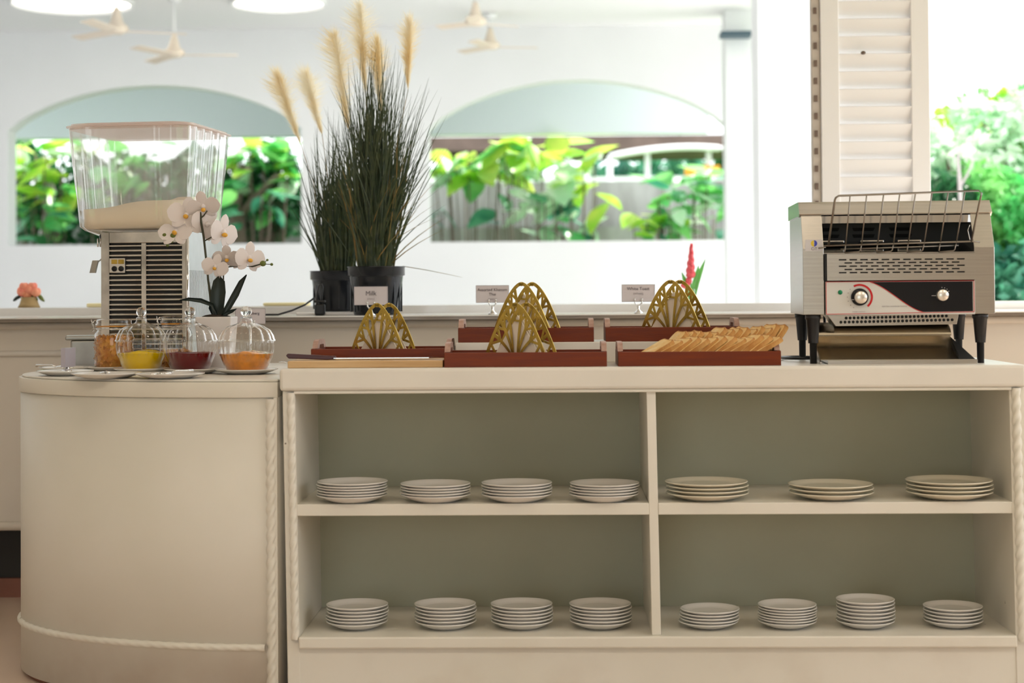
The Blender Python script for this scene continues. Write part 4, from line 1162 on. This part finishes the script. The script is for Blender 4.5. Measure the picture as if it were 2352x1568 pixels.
# cornflake jars
def flake_jar(px, wpx, Y, zb, fill, label, fl_label, H=.125):
    R = wpx / 2 * Y / F_PX
    x = PX(px, 790, Y)
    t = thing('cereal_jar', label, 'jar', (x, Y, zb), 0, 'clip top cereal jars')
    part('body', MB().lathe([(0, .002), (R * .93, .002), (R, .008), (R, H * .62), (R * .97, H * .70), (R * .86, H * .76), (R * .84, H * .80), (R * .86, H * .84)], n=40), M['glass'], t)
    l = part('lid', MB().lathe([(R * .90, H * .84), (R * .94, H * .86), (R * .94, H * .90), (R * .88, H * .92), (R * .90, H * .95), (R * .86, H * .99), (R * .7, H), (0, H)], n=40), M['glass'], t)
    part('lid_seal', MB().lathe([(R * .84, H * .84), (R * .91, H * .84), (R * .91, H * .86), (R * .84, H * .86)], n=40, close=True), M['flake'], l, label='orange rubber seal')
    wv = MB().tube([(R * .92 * math.cos(a), R * .92 * math.sin(a), H * .80) for a in [2 * PI * k / 32 for k in range(33)]], .0013, 6)
    wv.tube([(-R * .93, 0, H * .78), (-R * 1.08, -.004, H * .82), (-R * 1.12, -.006, H * .90), (-R * 1.0, 0, H * .97), (-R * .9, 0, H * .97)], .0014, 6)
    wv.tube([(-R * 1.0, .004, H * .78), (-R * 1.14, 0, H * .74), (-R * 1.05, -.004, H * .86), (-R * 1.16, -.002, H * .99)], .0012, 6)
    part('wire_bail', wv, M['chrome'], t)
    r = random.Random(int(px)); mb = MB()
    mb.lathe([(0, .004), (R * .88, .004), (R * .90, fill * .9), (R * .5, fill * .97), (0, fill)], n=24)
    for k in range(420):
        a = r.uniform(0, 2 * PI); top = r.random() < .3
        rr = R * (math.sqrt(r.random()) * .9 if top else r.uniform(.86, .95))
        z = (fill + r.uniform(-.004, .004)) if top else r.uniform(.006, fill)
        c = Vector((rr * math.cos(a), rr * math.sin(a), z)); s = r.uniform(.004, .007)
        Rm = Euler((r.uniform(0, 6), r.uniform(0, 6), r.uniform(0, 6))).to_matrix()
        pts = []
        for k2 in range(5):
            b = 2 * PI * k2 / 5; pts.append(c + Rm @ Vector((s * math.cos(b), s * .75 * math.sin(b), .0012 * math.sin(2 * b))))
        mb.add(pts, [(0, 1, 2, 3, 4)])
    o = part('cornflakes', mb, M['flake'], recalc=False); o['kind'] = 'stuff'; o.location = (x, Y, zb)
    tag(o, fl_label, 'cereal')
flake_jar(262, 90, 4.54, LZ + .0064, .083, 'clip top glass jar of cornflakes left of the yellow jam', 'orange cornflakes in the clip top jar left of the yellow jam', .132)
flake_jar(404, 76, 4.545, LZ, .050, 'clip top glass jar half hidden behind the red jam jar', 'orange cereal in the jar behind the red jam jar', .146)
# tin box
q = P(190, 815, 4.66)
t = thing('tin_box', 'dull grey tin box with a rolled lid behind the left saucers', 'box', (PX(208, 800, 4.70), 4.70, LZ), .25)
part('box_body', MB().box(-.052, .062, -.045, .045, 0, .080), M['tin'], t, bevel=.005, seg=3)
part('box_lid', MB().box(-.066, .076, -.052, .052, .080, .092), M['tin'], t, bevel=.004, seg=3)
# orchid in a white square pot
OX, OY = PX(497, 780, 4.50), 4.50
ot = thing('orchid', 'white moth orchid in a square white pot behind the red jam', 'plant', (OX, OY, LZ))
def oz(px, py, dy=0): v = P(px, py, OY + dy); return Vector((v.x - OX, dy, v.z - LZ))
ptop = oz(497, 727).z
s_ = .048
pb = MB()
for (h0, h1, a, b) in ((0, ptop, s_ * .82, s_),):
    vs = [(-a, -a, h0), (a, -a, h0), (a, a, h0), (-a, a, h0), (-b, -b, h1), (b, -b, h1), (b, b, h1), (-b, b, h1)]
    pb.add(vs, [(3, 2, 1, 0), (4, 5, 6, 7), (0, 1, 5, 4), (1, 2, 6, 5), (2, 3, 7, 6), (3, 0, 4, 7)])
part('pot', pb, M['cachepot'], ot, bevel=.003, label='square white pot')
part('moss', MB().ell((0, 0, ptop - .003), (s_ * .85, s_ * .85, .01)), M['soil'], ot)
part('stem', MB().tube([oz(492, 727), oz(484, 690), oz(478, 640), oz(473, 590), oz(468, 545), oz(462, 510), oz(460, 487)], .0030, 8).tube([oz(460, 502), oz(468, 495), oz(476, 484)], .0018, 6).tube([oz(470, 553), oz(485, 545), oz(500, 536)], .0018, 6), M['stem'], ot)
part('stem', MB().tube([oz(493, 727), oz(482, 660), oz(476, 625)], .0020, 8), M['stem'], ot)
part('stem', MB().tube([oz(513, 640, .01), oz(514, 615), oz(530, 612), oz(555, 611), oz(580, 612), oz(600, 606)], .0019, 8).tube([oz(513, 727, .01), oz(513, 640, .01)], .0022, 6), M['stem'], ot)
def oleaf(pts, wmax, name='leaf'):
    rows = []; n = len(pts)
    for i, p in enumerate(pts):
        t_ = i / (n - 1); w_ = wmax * math.sin(PI * (.12 + .86 * t_)) ** .7
        a = pts[max(i - 1, 0)]; b = pts[min(i + 1, n - 1)]; d = (b - a).normalized()
        s2 = d.cross(Vector((0, 1, 0))).normalized()
        rows.append([p + s2 * w_ * .5 + Vector((0, -.004, 0)), p + Vector((0, .004, 0)), p - s2 * w_ * .5 + Vector((0, -.004, 0))])
    part(name, MB().sheet(rows, True, .0015, (0, 1, 0)), M['oleaf'], ot)
oleaf([oz(500, 728), oz(500, 700), oz(502, 670), oz(504, 645), oz(504, 634)], .040)
oleaf([oz(510, 728), oz(525, 705), oz(542, 675), oz(555, 648), oz(567, 631)], .019)
oleaf([oz(500, 728, -.02), oz(488, 700, -.02), oz(462, 690, -.02), oz(435, 687, -.02), oz(413, 689, -.02)], .012)
oleaf([oz(505, 728, -.02), oz(520, 720, -.02), oz(534, 714, -.02), oz(544, 709, -.02)], .010)
oleaf([oz(495, 728, .02), oz(490, 705, .02), oz(484, 690, .02)], .024)
def petal(L_, W_, cup):
    rows = []
    for (t_, w_) in ((0, .16), (.2, .62), (.45, .98), (.7, .95), (.88, .62), (1.0, .12)):
        z = cup * t_ * t_
        rows.append([Vector((-W_ / 2 * w_, z + .002, t_ * L_)), Vector((0, z, t_ * L_)), Vector((W_ / 2 * w_, z + .002, t_ * L_))])
    return rows
def flower(px, py, size, rx, rzz, roll=0, lip=True, dy=0.0):
    size *= 1.3
    c = oz(px, py, dy); f = part('flower', MB().ell((0, 0, 0), size * .08, 8, 6), M['orchid'], ot)
    f.location = c; f.rotation_euler = (rx, roll, rzz)
    for a, L_, W_ in ((PI / 2, 1.0, 1.05), (-PI / 2, 1.0, 1.05), (0, .95, .62), (2.45, .92, .58), (-2.45, .92, .58)):
        g = petal(size * L_ * .5, size * W_ * .5, -.004 if abs(abs(a) - PI / 2) < .1 else .002)
        R = Matrix.Rotation(a, 3, 'Y')
        rows = [[R @ p + Vector((0, -.001 if abs(abs(a) - PI / 2) < .1 else 0, 0)) for p in r] for r in g]
        part('petal', MB().sheet(rows, True, .0008, (0, -1, 0)), M['orchid'], f)
    if lip:
        part('lip', MB().ell((0, -.007, -size * .07), (size * .07, size * .09, size * .06), 8, 6), M['orchidlip'], f)
flower(428, 492, .078, -.1, .15, .2)
flower(403, 532, .072, -.45, -.1, .0)
flower(466, 474, .070, .5, .1, -.15, dy=-.004)
flower(476, 515, .074, .1, .6, .5, lip=False, dy=.012)
flower(513, 533, .078, .1, 1.0, .2, dy=.006)
flower(494, 612, .056, .1, .2, .3, dy=-.006)
flower(521, 590, .060, .7, .1, 0, dy=.006)
flower(573, 592, .070, .1, .7, .1, dy=0)
flower(543, 600, .050, .6, -.4, 0, lip=False, dy=.012)
bd = [(398, 541, .0085), (378, 540, .0062), (395, 555, .004), (385, 563, .0045), (604, 605, .0085), (614, 597, .0035), (624, 607, .0042)]
for px, py, r in bd: part('bud', MB().ell(oz(px, py), (r, r, r * .9), 10, 8), M['bud'], ot)
part('stem', MB().tube([oz(385, 563), oz(395, 555), oz(400, 545), oz(412, 532)], .0012, 5).tube([oz(604, 605), oz(614, 597)], .001, 5).tube([oz(604, 606), oz(624, 607)], .001, 5), M['stem'], ot)

# ================================================================== DRINK DISPENSER
DX, DY = PX(375, 700, 4.77), 4.77
dt = thing('drink_dispenser', 'chrome drink dispenser with a tall clear bowl at the left', 'dispenser', (DX, DY, LZ), -.12)
bw, bd_, bh = .120, .155, .372
part('housing', MB().box(-bw + .004, bw - .004, -bd_ + .012, bd_ - .004, .02, bh - .004), M['inner'], dt)
fr = MB()
fr.box(-bw, -bw + .024, -bd_, -bd_ + .02, .02, bh); fr.box(bw - .012, bw, -bd_, -bd_ + .02, .02, bh)
fr.box(-bw + .024, bw - .012, -bd_, -bd_ + .02, bh - .030, bh); fr.box(-bw + .024, bw - .012, -bd_, -bd_ + .02, .02, .05)
fr.box(-.006, .008, -bd_, -bd_ + .02, .05, bh - .030)
part('front_frame', fr, M['chromeb'], dt, bevel=.002)
part('corner_tube', MB().tube([(bw + .003, -bd_ + .003, .02), (bw + .003, -bd_ + .003, bh + .002)], .0045, 12), M['chrome'], dt)
part('side_panel', MB().box(bw - .003, bw, -bd_ + .02, bd_, .02, bh), M['sidep'], dt, label='bright side panel')
rb2 = MB()
for k in range(28):
    y = -bd_ + .03 + k * .0095
    rb2.box(bw, bw + .0014, y, y + .0045, .05, bh * .72)
part('side_ribs', rb2, M['sidep'], dt)
part('side_panel', MB().box(-bw, -bw + .003, -bd_ + .02, bd_, .02, bh), M['steelb'], dt)
sl = MB().prism([(-.5, 0), (-.5, 0)], 0, 0) if False else None
def slat_mesh(w):
    g = []
    for k in range(6):
        a = k / 5
        g.append([(-w / 2, -.001 - .006 * math.sin(a * PI * .9), -.0032 + .0075 * a), (w / 2, -.001 - .006 * math.sin(a * PI * .9), -.0032 + .0075 * a)])
    return MB().sheet(g, True, .0012, (0, -1, 0)).mesh('louvre', M['chrome'])
cL = (-bw + .024 - .006) / 2; wL = bw - .024 - .006
cR = (.008 + bw - .012) / 2; wR = bw - .012 - .008
mL, mR, mS = slat_mesh(wL), slat_mesh(wR), slat_mesh(wL * .46)
pt_ = (bh - .080) / 22
for k in range(22):
    z = .055 + k * pt_
    if 16 <= k <= 18: link('louvre', mS, dt, (-.006 - wL * .25, -bd_ + .008, z))
    else: link('louvre', mL, dt, (cL, -bd_ + .008, z))
    link('louvre', mR, dt, (cR, -bd_ + .008, z))
zsk = .055 + 17 * pt_ + .001
sp_ = part('socket_plate', MB().box(-bw + .024, -.006 - wL * .50, -bd_ - .001, -bd_ + .01, zsk - .020, zsk + .020), M['steelb'], dt, bevel=.002)
for s in (0, 1):
    x = -bw + .031 + s * .019
    part('switch', MB().box(x, x + .016, -bd_ - .004, -bd_, zsk + .004, zsk + .016), M['gold'], sp_, bevel=.001)
    part('socket_hole', MB().lathe([(0, .0), (.0072, 0), (.0072, .003), (0, .003)], n=20).xf(lambda v, x=x: Vector((x + .008 + v.x, -bd_ - .001 - v.z, zsk - .009 + v.y))), M['blackg'], sp_)
part('drip_base', MB().box(-bw - .004, bw + .004, -bd_ - .03, bd_, 0, .02), M['steelb'], dt, bevel=.003)
part('lever', MB().box(-bw - .024, -bw - .008, -bd_ + .0, -bd_ + .008, .262, .296).xf(lambda v: Vector((v.x + (v.z - .296) * .25, v.y, v.z))).tube([(-bw - .010, -bd_ + .006, .292), (-bw, -bd_ + .02, .305)], .002), M['tin'], dt, label='small grey tap lever')
# bowl
zb0, zb1 = bh + .006, PZ(300, 292, 4.62) - LZ
n_ = 10
def bowl_ring(f, inset=0.0, z=0.0, wave=True):
    hx0, hy0 = .155 + .023 * f - inset, .172 + .020 * f - inset
    pts = rrect(hx0, hy0, .045, n_)
    # resample evenly
    dense = []
    m = len(pts)
    for i in range(m):
        a = Vector(pts[i]); b = Vector(pts[(i + 1) % m]); d = (b - a).length; q_ = max(1, int(d / .006))
        q_ = 1 if d < .02 else 40
        for k in range(q_): dense.append(a.lerp(b, k / q_))
    out = []
    for p in dense:
        wv = 0
        if wave and abs(p.x) > .075:
            wv = -.010 * (.5 - .5 * math.cos(p.y * 2 * PI / .066))
            if abs(p.y) > hy0 - .03: wv = -.007 * (.5 - .5 * math.cos((abs(p.x) - .075) * 2 * PI / .045))
        n2 = p.normalized()
        out.append(((p.x + n2.x * wv) - .034, p.y + n2.y * wv, z))
    return out
rings = [bowl_ring(-.9, .02, zb0 - .014, False), bowl_ring(-.5, .0, zb0)] + [bowl_ring(k / 10, 0, zb0 + .01 + (zb1 - zb0 - .01) * k / 10) for k in range(11)]
mb = MB(); nr = len(rings[0])
vs = [v for r in rings for v in r]
mb.add(vs, [(i * nr + k, i * nr + (k + 1) % nr, (i + 1) * nr + (k + 1) % nr, (i + 1) * nr + k) for i in range(len(rings) - 1) for k in range(nr)] + [tuple(range(nr))], True)
bo = part('bowl', mb, M['plastic'], dt, label='tall clear fluted bowl')
part('bowl_collar', MB().prism([(x, y) for x, y, z in bowl_ring(-.6, .03, 0, False)], zb0 - .022, zb0 - .013, 'z'), M['blackg'], dt)
# milk
mk = MB(); mr_ = []
zml = zb0 + .004
for (f, z) in ((0, zml), (.02, zml + .02), (.06, zml + .05)):
    mr_.append(bowl_ring(f, .010, z, False))
top_ring = []
for (x, y, z) in bowl_ring(.1, .010, 0, False):
    hgt = zml + .052 + .022 * (1 / (1 + math.exp(-(x + .06) / .025))) + .018 * (1 if y > 0 else 0) * (1 / (1 + math.exp(-(x + .02) / .02)))
    top_ring.append((x, y, hgt))
mr_[2] = top_ring
nn_ = len(top_ring)
cen = [(x * .5 - .01, y * .5, z * 1.0) for x, y, z in top_ring]
c2 = (-.02, 0, zml + .072)
vs = [v for r in mr_ + [cen] for v in r] + [c2]
fs = [(i * nn_ + k, i * nn_ + (k + 1) % nn_, (i + 1) * nn_ + (k + 1) % nn_, (i + 1) * nn_ + k) for i in range(3) for k in range(nn_)]
fs += [(3 * nn_ + k, 3 * nn_ + (k + 1) % nn_, 4 * nn_) for k in range(nn_)] + [tuple(range(nn_))]
mk.add(vs, fs, True)
o = part('milk', mk, M['milk']); o.location = dt.location; o.rotation_euler = dt.rotation_euler
tag(o, 'creamy milk filling the bottom of the clear dispenser bowl', 'drink')
ld = MB()
for (ins, z0, z1) in ((.004, zb1 - .006, zb1 - .001), (-.004, zb1, zb1 + .004), (.006, zb1 + .004, zb1 + .010), (.026, zb1 + .010, zb1 + .013)):
    ld.prism([(x, y) for x, y, z in bowl_ring(1.0, ins, 0, False)], z0, z1, 'z', True)
part('lid', ld, M['lidplastic'], dt, label='flat rosy clear lid')
part('tap', MB().tube([(-.125, -.11, zb0 - .012), (-.125, -.11, zb0 - .03)], .016, 14).tube([(-.125, -.11, zb0 - .03), (-.125, -.11, zb0 - .042)], .010, 12), M['blackg'], dt)
tp = MB()
for k in range(5): tp.tube([(-.139 + k * .007, -.128, zb0 - .045), (-.139 + k * .007, -.128, zb0 - .022)], .0022, 6)
part('tap_knob', tp, M['chrome'], dt)

# ================================================================== TALL GRASS POTS ON THE LEDGE
def grass_pot(pxl, pxr, pytop, pybot, Y, zb, label, nblade, spread_l, spread_r, topy_, plumes, seed, dens_top):
    a, b = PX(pxl, pytop, Y), PX(pxr, pytop, Y); R = (b - a) / 2; cx = (a + b) / 2
    H = PZ((pxl + pxr) / 2, pytop, Y) - zb
    t = thing('potted_grass', label, 'plant', (cx, Y, zb), 0, 'tall ornamental grasses in black pots')
    r = random.Random(seed)
    part('pot', MB().lathe([(0, .001), (R * .76, .001), (R * .79, .006), (R * .93, H - .034), (R * .94, H - .030), (R * 1.0, H - .028), (R * 1.0, H - .003), (R * 1.03, H), (R * .96, H), (R * .95, H - .012), (0, H - .012)], n=40), M['pot'], t)
    ri = MB()
    for k in range(18):
        an = 2 * PI * k / 18
        ri.cbox((R * .885 * math.cos(an), R * .885 * math.sin(an), H * .42), (.004, .004, H * .7), Matrix.Rotation(an, 3, 'Z'))
    part('pot_ribs', ri, M['pot'], t)
    part('soil', MB().lathe([(0, H - .010), (R * .94, H - .011)], n=24), M['soil'], t)
    for nm, cnt, mm in (('grass_blades', nblade, 'blade'), ('dry_blades', int(nblade * .13), 'bladed')):
        mb = MB()
        for k in range(cnt):
            an = r.uniform(0, 2 * PI); br = R * .62 * math.sqrt(r.random())
            p0 = Vector((br * math.cos(an), br * math.sin(an), H - .01))
            u = r.gauss(0, .42); u = max(-1, min(1, u))
            dx = (spread_r if u > 0 else spread_l) * u
            L_ = r.uniform(.55, 1.0) if r.random() < .55 else r.uniform(.35, .75)
            hgt = (dens_top * L_) * (1 - .28 * abs(u) ** 1.4)
            if nm == 'dry_blades': hgt *= .62
            dyv = r.gauss(0, .05) * 1.0
            p2 = Vector((p0.x * .5 + dx, p0.y + dyv, H + hgt))
            p1 = (p0 + p2) / 2 + Vector((-dx * .22 + p0.x * .5, 0, hgt * .06))
            wv = r.uniform(.0028, .0062)
            th = r.uniform(-.6, .6)
            side_ = Vector((math.cos(th), math.sin(th), 0))
            vs = []
            for i in range(6):
                s = i / 5
                p = p0 * (1 - s) ** 2 + p1 * 2 * s * (1 - s) + p2 * s * s
                w2 = wv * (1 - s ** 2.2) + .0002
                vs += [p - side_ * w2 / 2, p + side_ * w2 / 2]
            mb.add(vs, [(2 * i, 2 * i + 1, 2 * i + 3, 2 * i + 2) for i in range(5)], True)
        part(nm, mb, M[mm], t, kind='stuff', recalc=False)
    for (pb, pt, wpx) in plumes:
        b0 = P(pb[0], pb[1], Y); t0 = P(pt[0], pt[1], Y)
        b0 = Vector((b0.x - cx, 0, b0.z - zb)); t0 = Vector((t0.x - cx, 0, t0.z - zb))
        ax = t0 - b0; wm = wpx * 1.15 * Y / F_PX
        pm = MB()
        nH = 1700
        for k in range(nH):
            s = r.random() ** .85
            c = b0 + ax * s
            w_ = wm * .5 * (.14 + .86 * min(1, s / .72) ** 1.1) * (1 if s < .82 else 1 - (s - .82) * 3)
            an = r.uniform(0, 2 * PI)
            out = Vector((math.cos(an), math.sin(an), 0))
            q1 = c + out * w_ * r.uniform(.15, 1.3) + ax.normalized() * r.uniform(.015, .05)
            q2 = (c + q1) / 2 + ax.normalized() * -.004
            sd_ = Vector((.0006, 0, 0)) if abs(out.x) < .5 else Vector((.0003, 0, .0006))
            pm.add([c - sd_, c + sd_, q2 + sd_ * .8, q2 - sd_ * .8, q1], [(0, 1, 2, 3), (3, 2, 4)], False)
        sb = part('plume', pm, M['plume'], t, recalc=False, label='feathery pale plume')
        part('plume_stalk', MB().tube([Vector((b0.x * .35, 0, H)), b0 * .7 + Vector((b0.x * -.05, 0, H * .3)), b0, t0], [.0013, .0012, .001, .0005], 5), M['bladed'], sb)
    return t
LB = .8935
# white board under the back pot
bx0, bx1 = PX(690, 718, 5.62), PX(792, 718, 5.62)
tag(part('white_board', MB().box(bx0, bx1 + .08, 5.53, 5.85, LB, LB + .009), M['ledge'], bevel=.002), 'thin white board under the back grass pot', 'board')
grass_pot(713, 838, 622, 716, 5.70, LB + .0092, 'rear tall grass in a black pot, left of the two', 260, .15, .08, 330, [((690, 330), (640, 172), 78), ((740, 310), (705, 170), 74)], 3, .54)
gp = grass_pot(798, 930, 612, 724, 5.45, LB, 'front tall grass with plumes in a black pot behind the Milk card', 470, .20, .22, 60,
          [((802, 300), (770, 80), 96), ((840, 215), (828, 15), 84), ((876, 262), (868, 95), 62), ((937, 208), (942, 50), 62)], 4, .74)
part('loose_blade', MB().tube([P(925, 611, 5.45) - gp.location, P(980, 620, 5.45) - gp.location, P(1030, 630, 5.45) - gp.location, P(1062, 637, 5.45) - gp.location], [.0012, .001, .0007, .0003], 5), M['bladed'], gp)
# coiled plug on the ledge
q = P(727, 716, 5.42)
pg_ = thing('power_plug', 'black power plug with its tied cord leaning against the left grass pot', 'plug', (q.x, 5.50, LB))
k5 = 5.5 / F_PX
part('plug_body', MB().box(-.017, .017, -.010, .010, 0, .036), M['black'], pg_, bevel=.006, seg=3)
part('cable_tie', MB().box(-.018, .018, -.008, .008, .040, .048), M['black'], pg_, bevel=.003)
part('cord_loop', MB().tube([(-.008, 0, .040), (-.009, 0, .070), (-.002, -.002, .098), (.006, -.002, .100), (.009, 0, .090), (.006, 0, .060), (.004, 0, .036)], .0028, 8), M['black'], pg_)
pts = [P(722, 684, 5.5), P(700, 700, 5.46), P(670, 713, 5.42)]
pp = [v - pg_.location for v in pts] + [Vector((P(640, 721, 5.4).x - q.x, -.11, .004)), Vector((P(605, 723, 5.4).x - q.x, -.12, .004)), Vector((P(560, 722, 5.4).x - q.x, -.05, .004))]
part('cord', MB().tube(pp, .0032, 8), M['black'], pg_)
# blurred cloth on the inner ledge
o = part('folded_cloth', MB().box(PX(608, 695, 6.12), PX(705, 695, 6.12), 6.08, 6.22, .9212, .9212 + .012), M['ylw'], bevel=.005, seg=3)
tag(o, 'pale yellow folded cloth on the inner ledge left of the grass', 'cloth')
o = part('folded_cloth', MB().box(PX(205, 703, 6.12), PX(250, 703, 6.12), 6.08, 6.22, .9212, .9212 + .014), M['ylw'], bevel=.005, seg=3)
tag(o, 'pale yellow folded cloth left of the drink dispenser', 'cloth')
# small rose arrangement
q = P(67, 705, 6.15)
rt = thing('rose_basket', 'small basket of coral roses on the ledge at far left', 'flowers', (q.x, 6.15, .9212))
k6 = 6.15 / F_PX
part('basket', MB().lathe([(0, 0), (.040, 0), (.034, .012), (.028, .030), (.030, .038), (0, .038)], n=24), M['basket'], rt)
for i, (dx, dz, r) in enumerate(((-.022, .056, .021), (.004, .062, .020), (.026, .054, .018), (-.006, .044, .017), (.014, .074, .016), (-.016, .074, .016))):
    f = MB().ell((dx, -.004 * (i % 3), dz), (r, r, r * .85), 12, 8)
    for k in range(5):
        a = 2 * PI * k / 5
        f.ell((dx + r * .5 * math.cos(a), -.004 * (i % 3) + r * .5 * math.sin(a), dz + .003), (r * .6, r * .6, r * .8), 8, 6)
    part('rose', f, M['rose'], rt)
for dx, dz in ((-.046, .034), (.044, .032), (.0, .040), (.040, .040), (-.036, .040), (.02, .036)):
    part('rose_leaf', MB().ell((dx, 0, dz), (.016, .010, .006), 8, 6, lambda v, dx=dx: Matrix.Rotation(.7 if dx > 0 else -.7, 3, 'Y') @ v), M['oleaf'] if dx < 0 else M['bud'], rt)
# red ginger arrangement
q = P(1588, 690, 6.2)
gt = thing('ginger_flowers', 'red ginger flower and long green leaves behind the right brass holder', 'flowers', (q.x, 6.2, .9212))
part('vase', MB().lathe([(0, 0), (.018, 0), (.020, .01), (.014, .035), (.017, .05), (0, .05)], n=20), M['glass'], gt)
def gq(px, py): v = P(px, py, 6.2); return Vector((v.x - q.x, 0, v.z - .9212))
gb = MB()
for k in range(9):
    s = k / 8; c = gq(1586 + 2 * s, 632 - 64 * s)
    gb.ell(c, (.014 * (1 - .75 * s) + .003, .014 * (1 - .75 * s) + .003, .012), 8, 6)
    for a in (0, 2, 4): gb.ell(c + Vector((.011 * (1 - .7 * s) * math.cos(a + k), .011 * math.sin(a + k), .004)), (.008 * (1 - .6 * s), .006, .012), 6, 5)
part('ginger_bloom', gb, M['ginger'], gt)
part('ginger_bloom', MB().ell(gq(1574, 655), (.017, .014, .012), 10, 8).ell(gq(1582, 645), (.012, .010, .014), 10, 8), M['ginger'], gt)
part('flower_stem', MB().tube([(0, 0, .01), gq(1587, 650), gq(1587, 625)], .003, 6).tube([(0, 0, .01), gq(1577, 658)], .003, 6), M['mg'], gt)
for pts_ in ([(1590, 688), (1600, 650), (1610, 620), (1620, 595)], [(1590, 688), (1596, 650), (1602, 625), (1604, 610)], [(1588, 688), (1580, 665), (1572, 640), (1566, 625)]):
    vv = [gq(*p) for p in pts_]; rows = []
    for i, p in enumerate(vv):
        w_ = .010 * (1, 1, .8, .1)[i]; rows.append([p + Vector((-w_, 0, 0)), p + Vector((0, .004, 0)), p + Vector((w_, 0, 0))])
    part('ginger_leaf', MB().sheet(rows, True, .0008, (0, 1, 0)), M['mg'], gt)

# ================================================================== CUTTING BOARD AND KNIFE
b0, b1 = PX(662, 836, 4.03), PX(1018, 836, 4.03)
BT = CZ + .0165
cb_ = thing('cutting_board', 'pale beech cutting board with a wire loop at the front left', 'cutting board', (0, 0, 0))
part('board_slab', MB().box(b0, b1, 4.02, 4.19, CZ, BT), M['board'], cb_, bevel=.002)
part('hanging_loop', MB().tube([(b0 + .004, 4.07, CZ + .010), (b0 - .015, 4.068, CZ + .012), (b0 - .028, 4.075, CZ + .012), (b0 - .030, 4.085, CZ + .012), (b0 - .020, 4.095, CZ + .012), (b0 + .004, 4.095, CZ + .010)], .0014, 8), M['chrome'], cb_, label='wire loop')
kx0, kx1, kx2_ = PX(658, 820, 4.09), PX(772, 820, 4.09), PX(1015, 824, 4.09)
kn_ = thing('bread_knife', 'long bread knife with a dark burgundy handle lying on the cutting board', 'knife', (0, 0, 0))
def kp(x, t_): return x
part('knife_handle', MB().prism([(kx0, BT + .011), (kx0 + .004, BT + .016), (kx1 - .02, BT + .010), (kx1, BT + .009), (kx1, BT + .0015), (kx1 - .02, BT + .0005), (kx0 + .006, BT + .004)], 4.08, 4.098, 'y'), M['knifeh'], kn_, bevel=.002)
part('knife_blade', MB().box(kx1 - .004, kx2_ - .03, 4.075, 4.107, BT + .0035, BT + .0050).prism([(kx2_ - .03, 4.075), (kx2_, 4.10), (kx2_ - .03, 4.107)], BT + .0035, BT + .0050, 'z'), M['steelb'], kn_)

# ================================================================== ROOM LAMPS (ceiling of the room the camera stands in)
for i, ((x, y), w_) in enumerate(zip(LAMP_SPOTS, LAMP_W)):
    t = thing('room_lamp', 'round flush ceiling lamp of the front room, ' + ['back row, over the left end', 'back row, over the middle', 'back row, over the right end', 'over the curved cabinet', 'over the wooden trays', 'over the toaster'][i], 'lamp', (x, y, 2.97), 0, 'flush lamps on the front room ceiling')
    part('shade', MB().lathe([(.0, .0), (.20, .0), (.22, .01), (.22, .03), (0, .03)], n=32), M['roomceil'], t)
    l = bpy.data.lights.new('lamp_light', 'AREA'); l.shape = 'DISK'; l.size = .40; l.energy = w_; l.color = LAMP_COL
    lo_ = bpy.data.objects.new('lamp_light', l); COL.objects.link(lo_); lo_.parent = t; lo_.location = (0, 0, -.004)
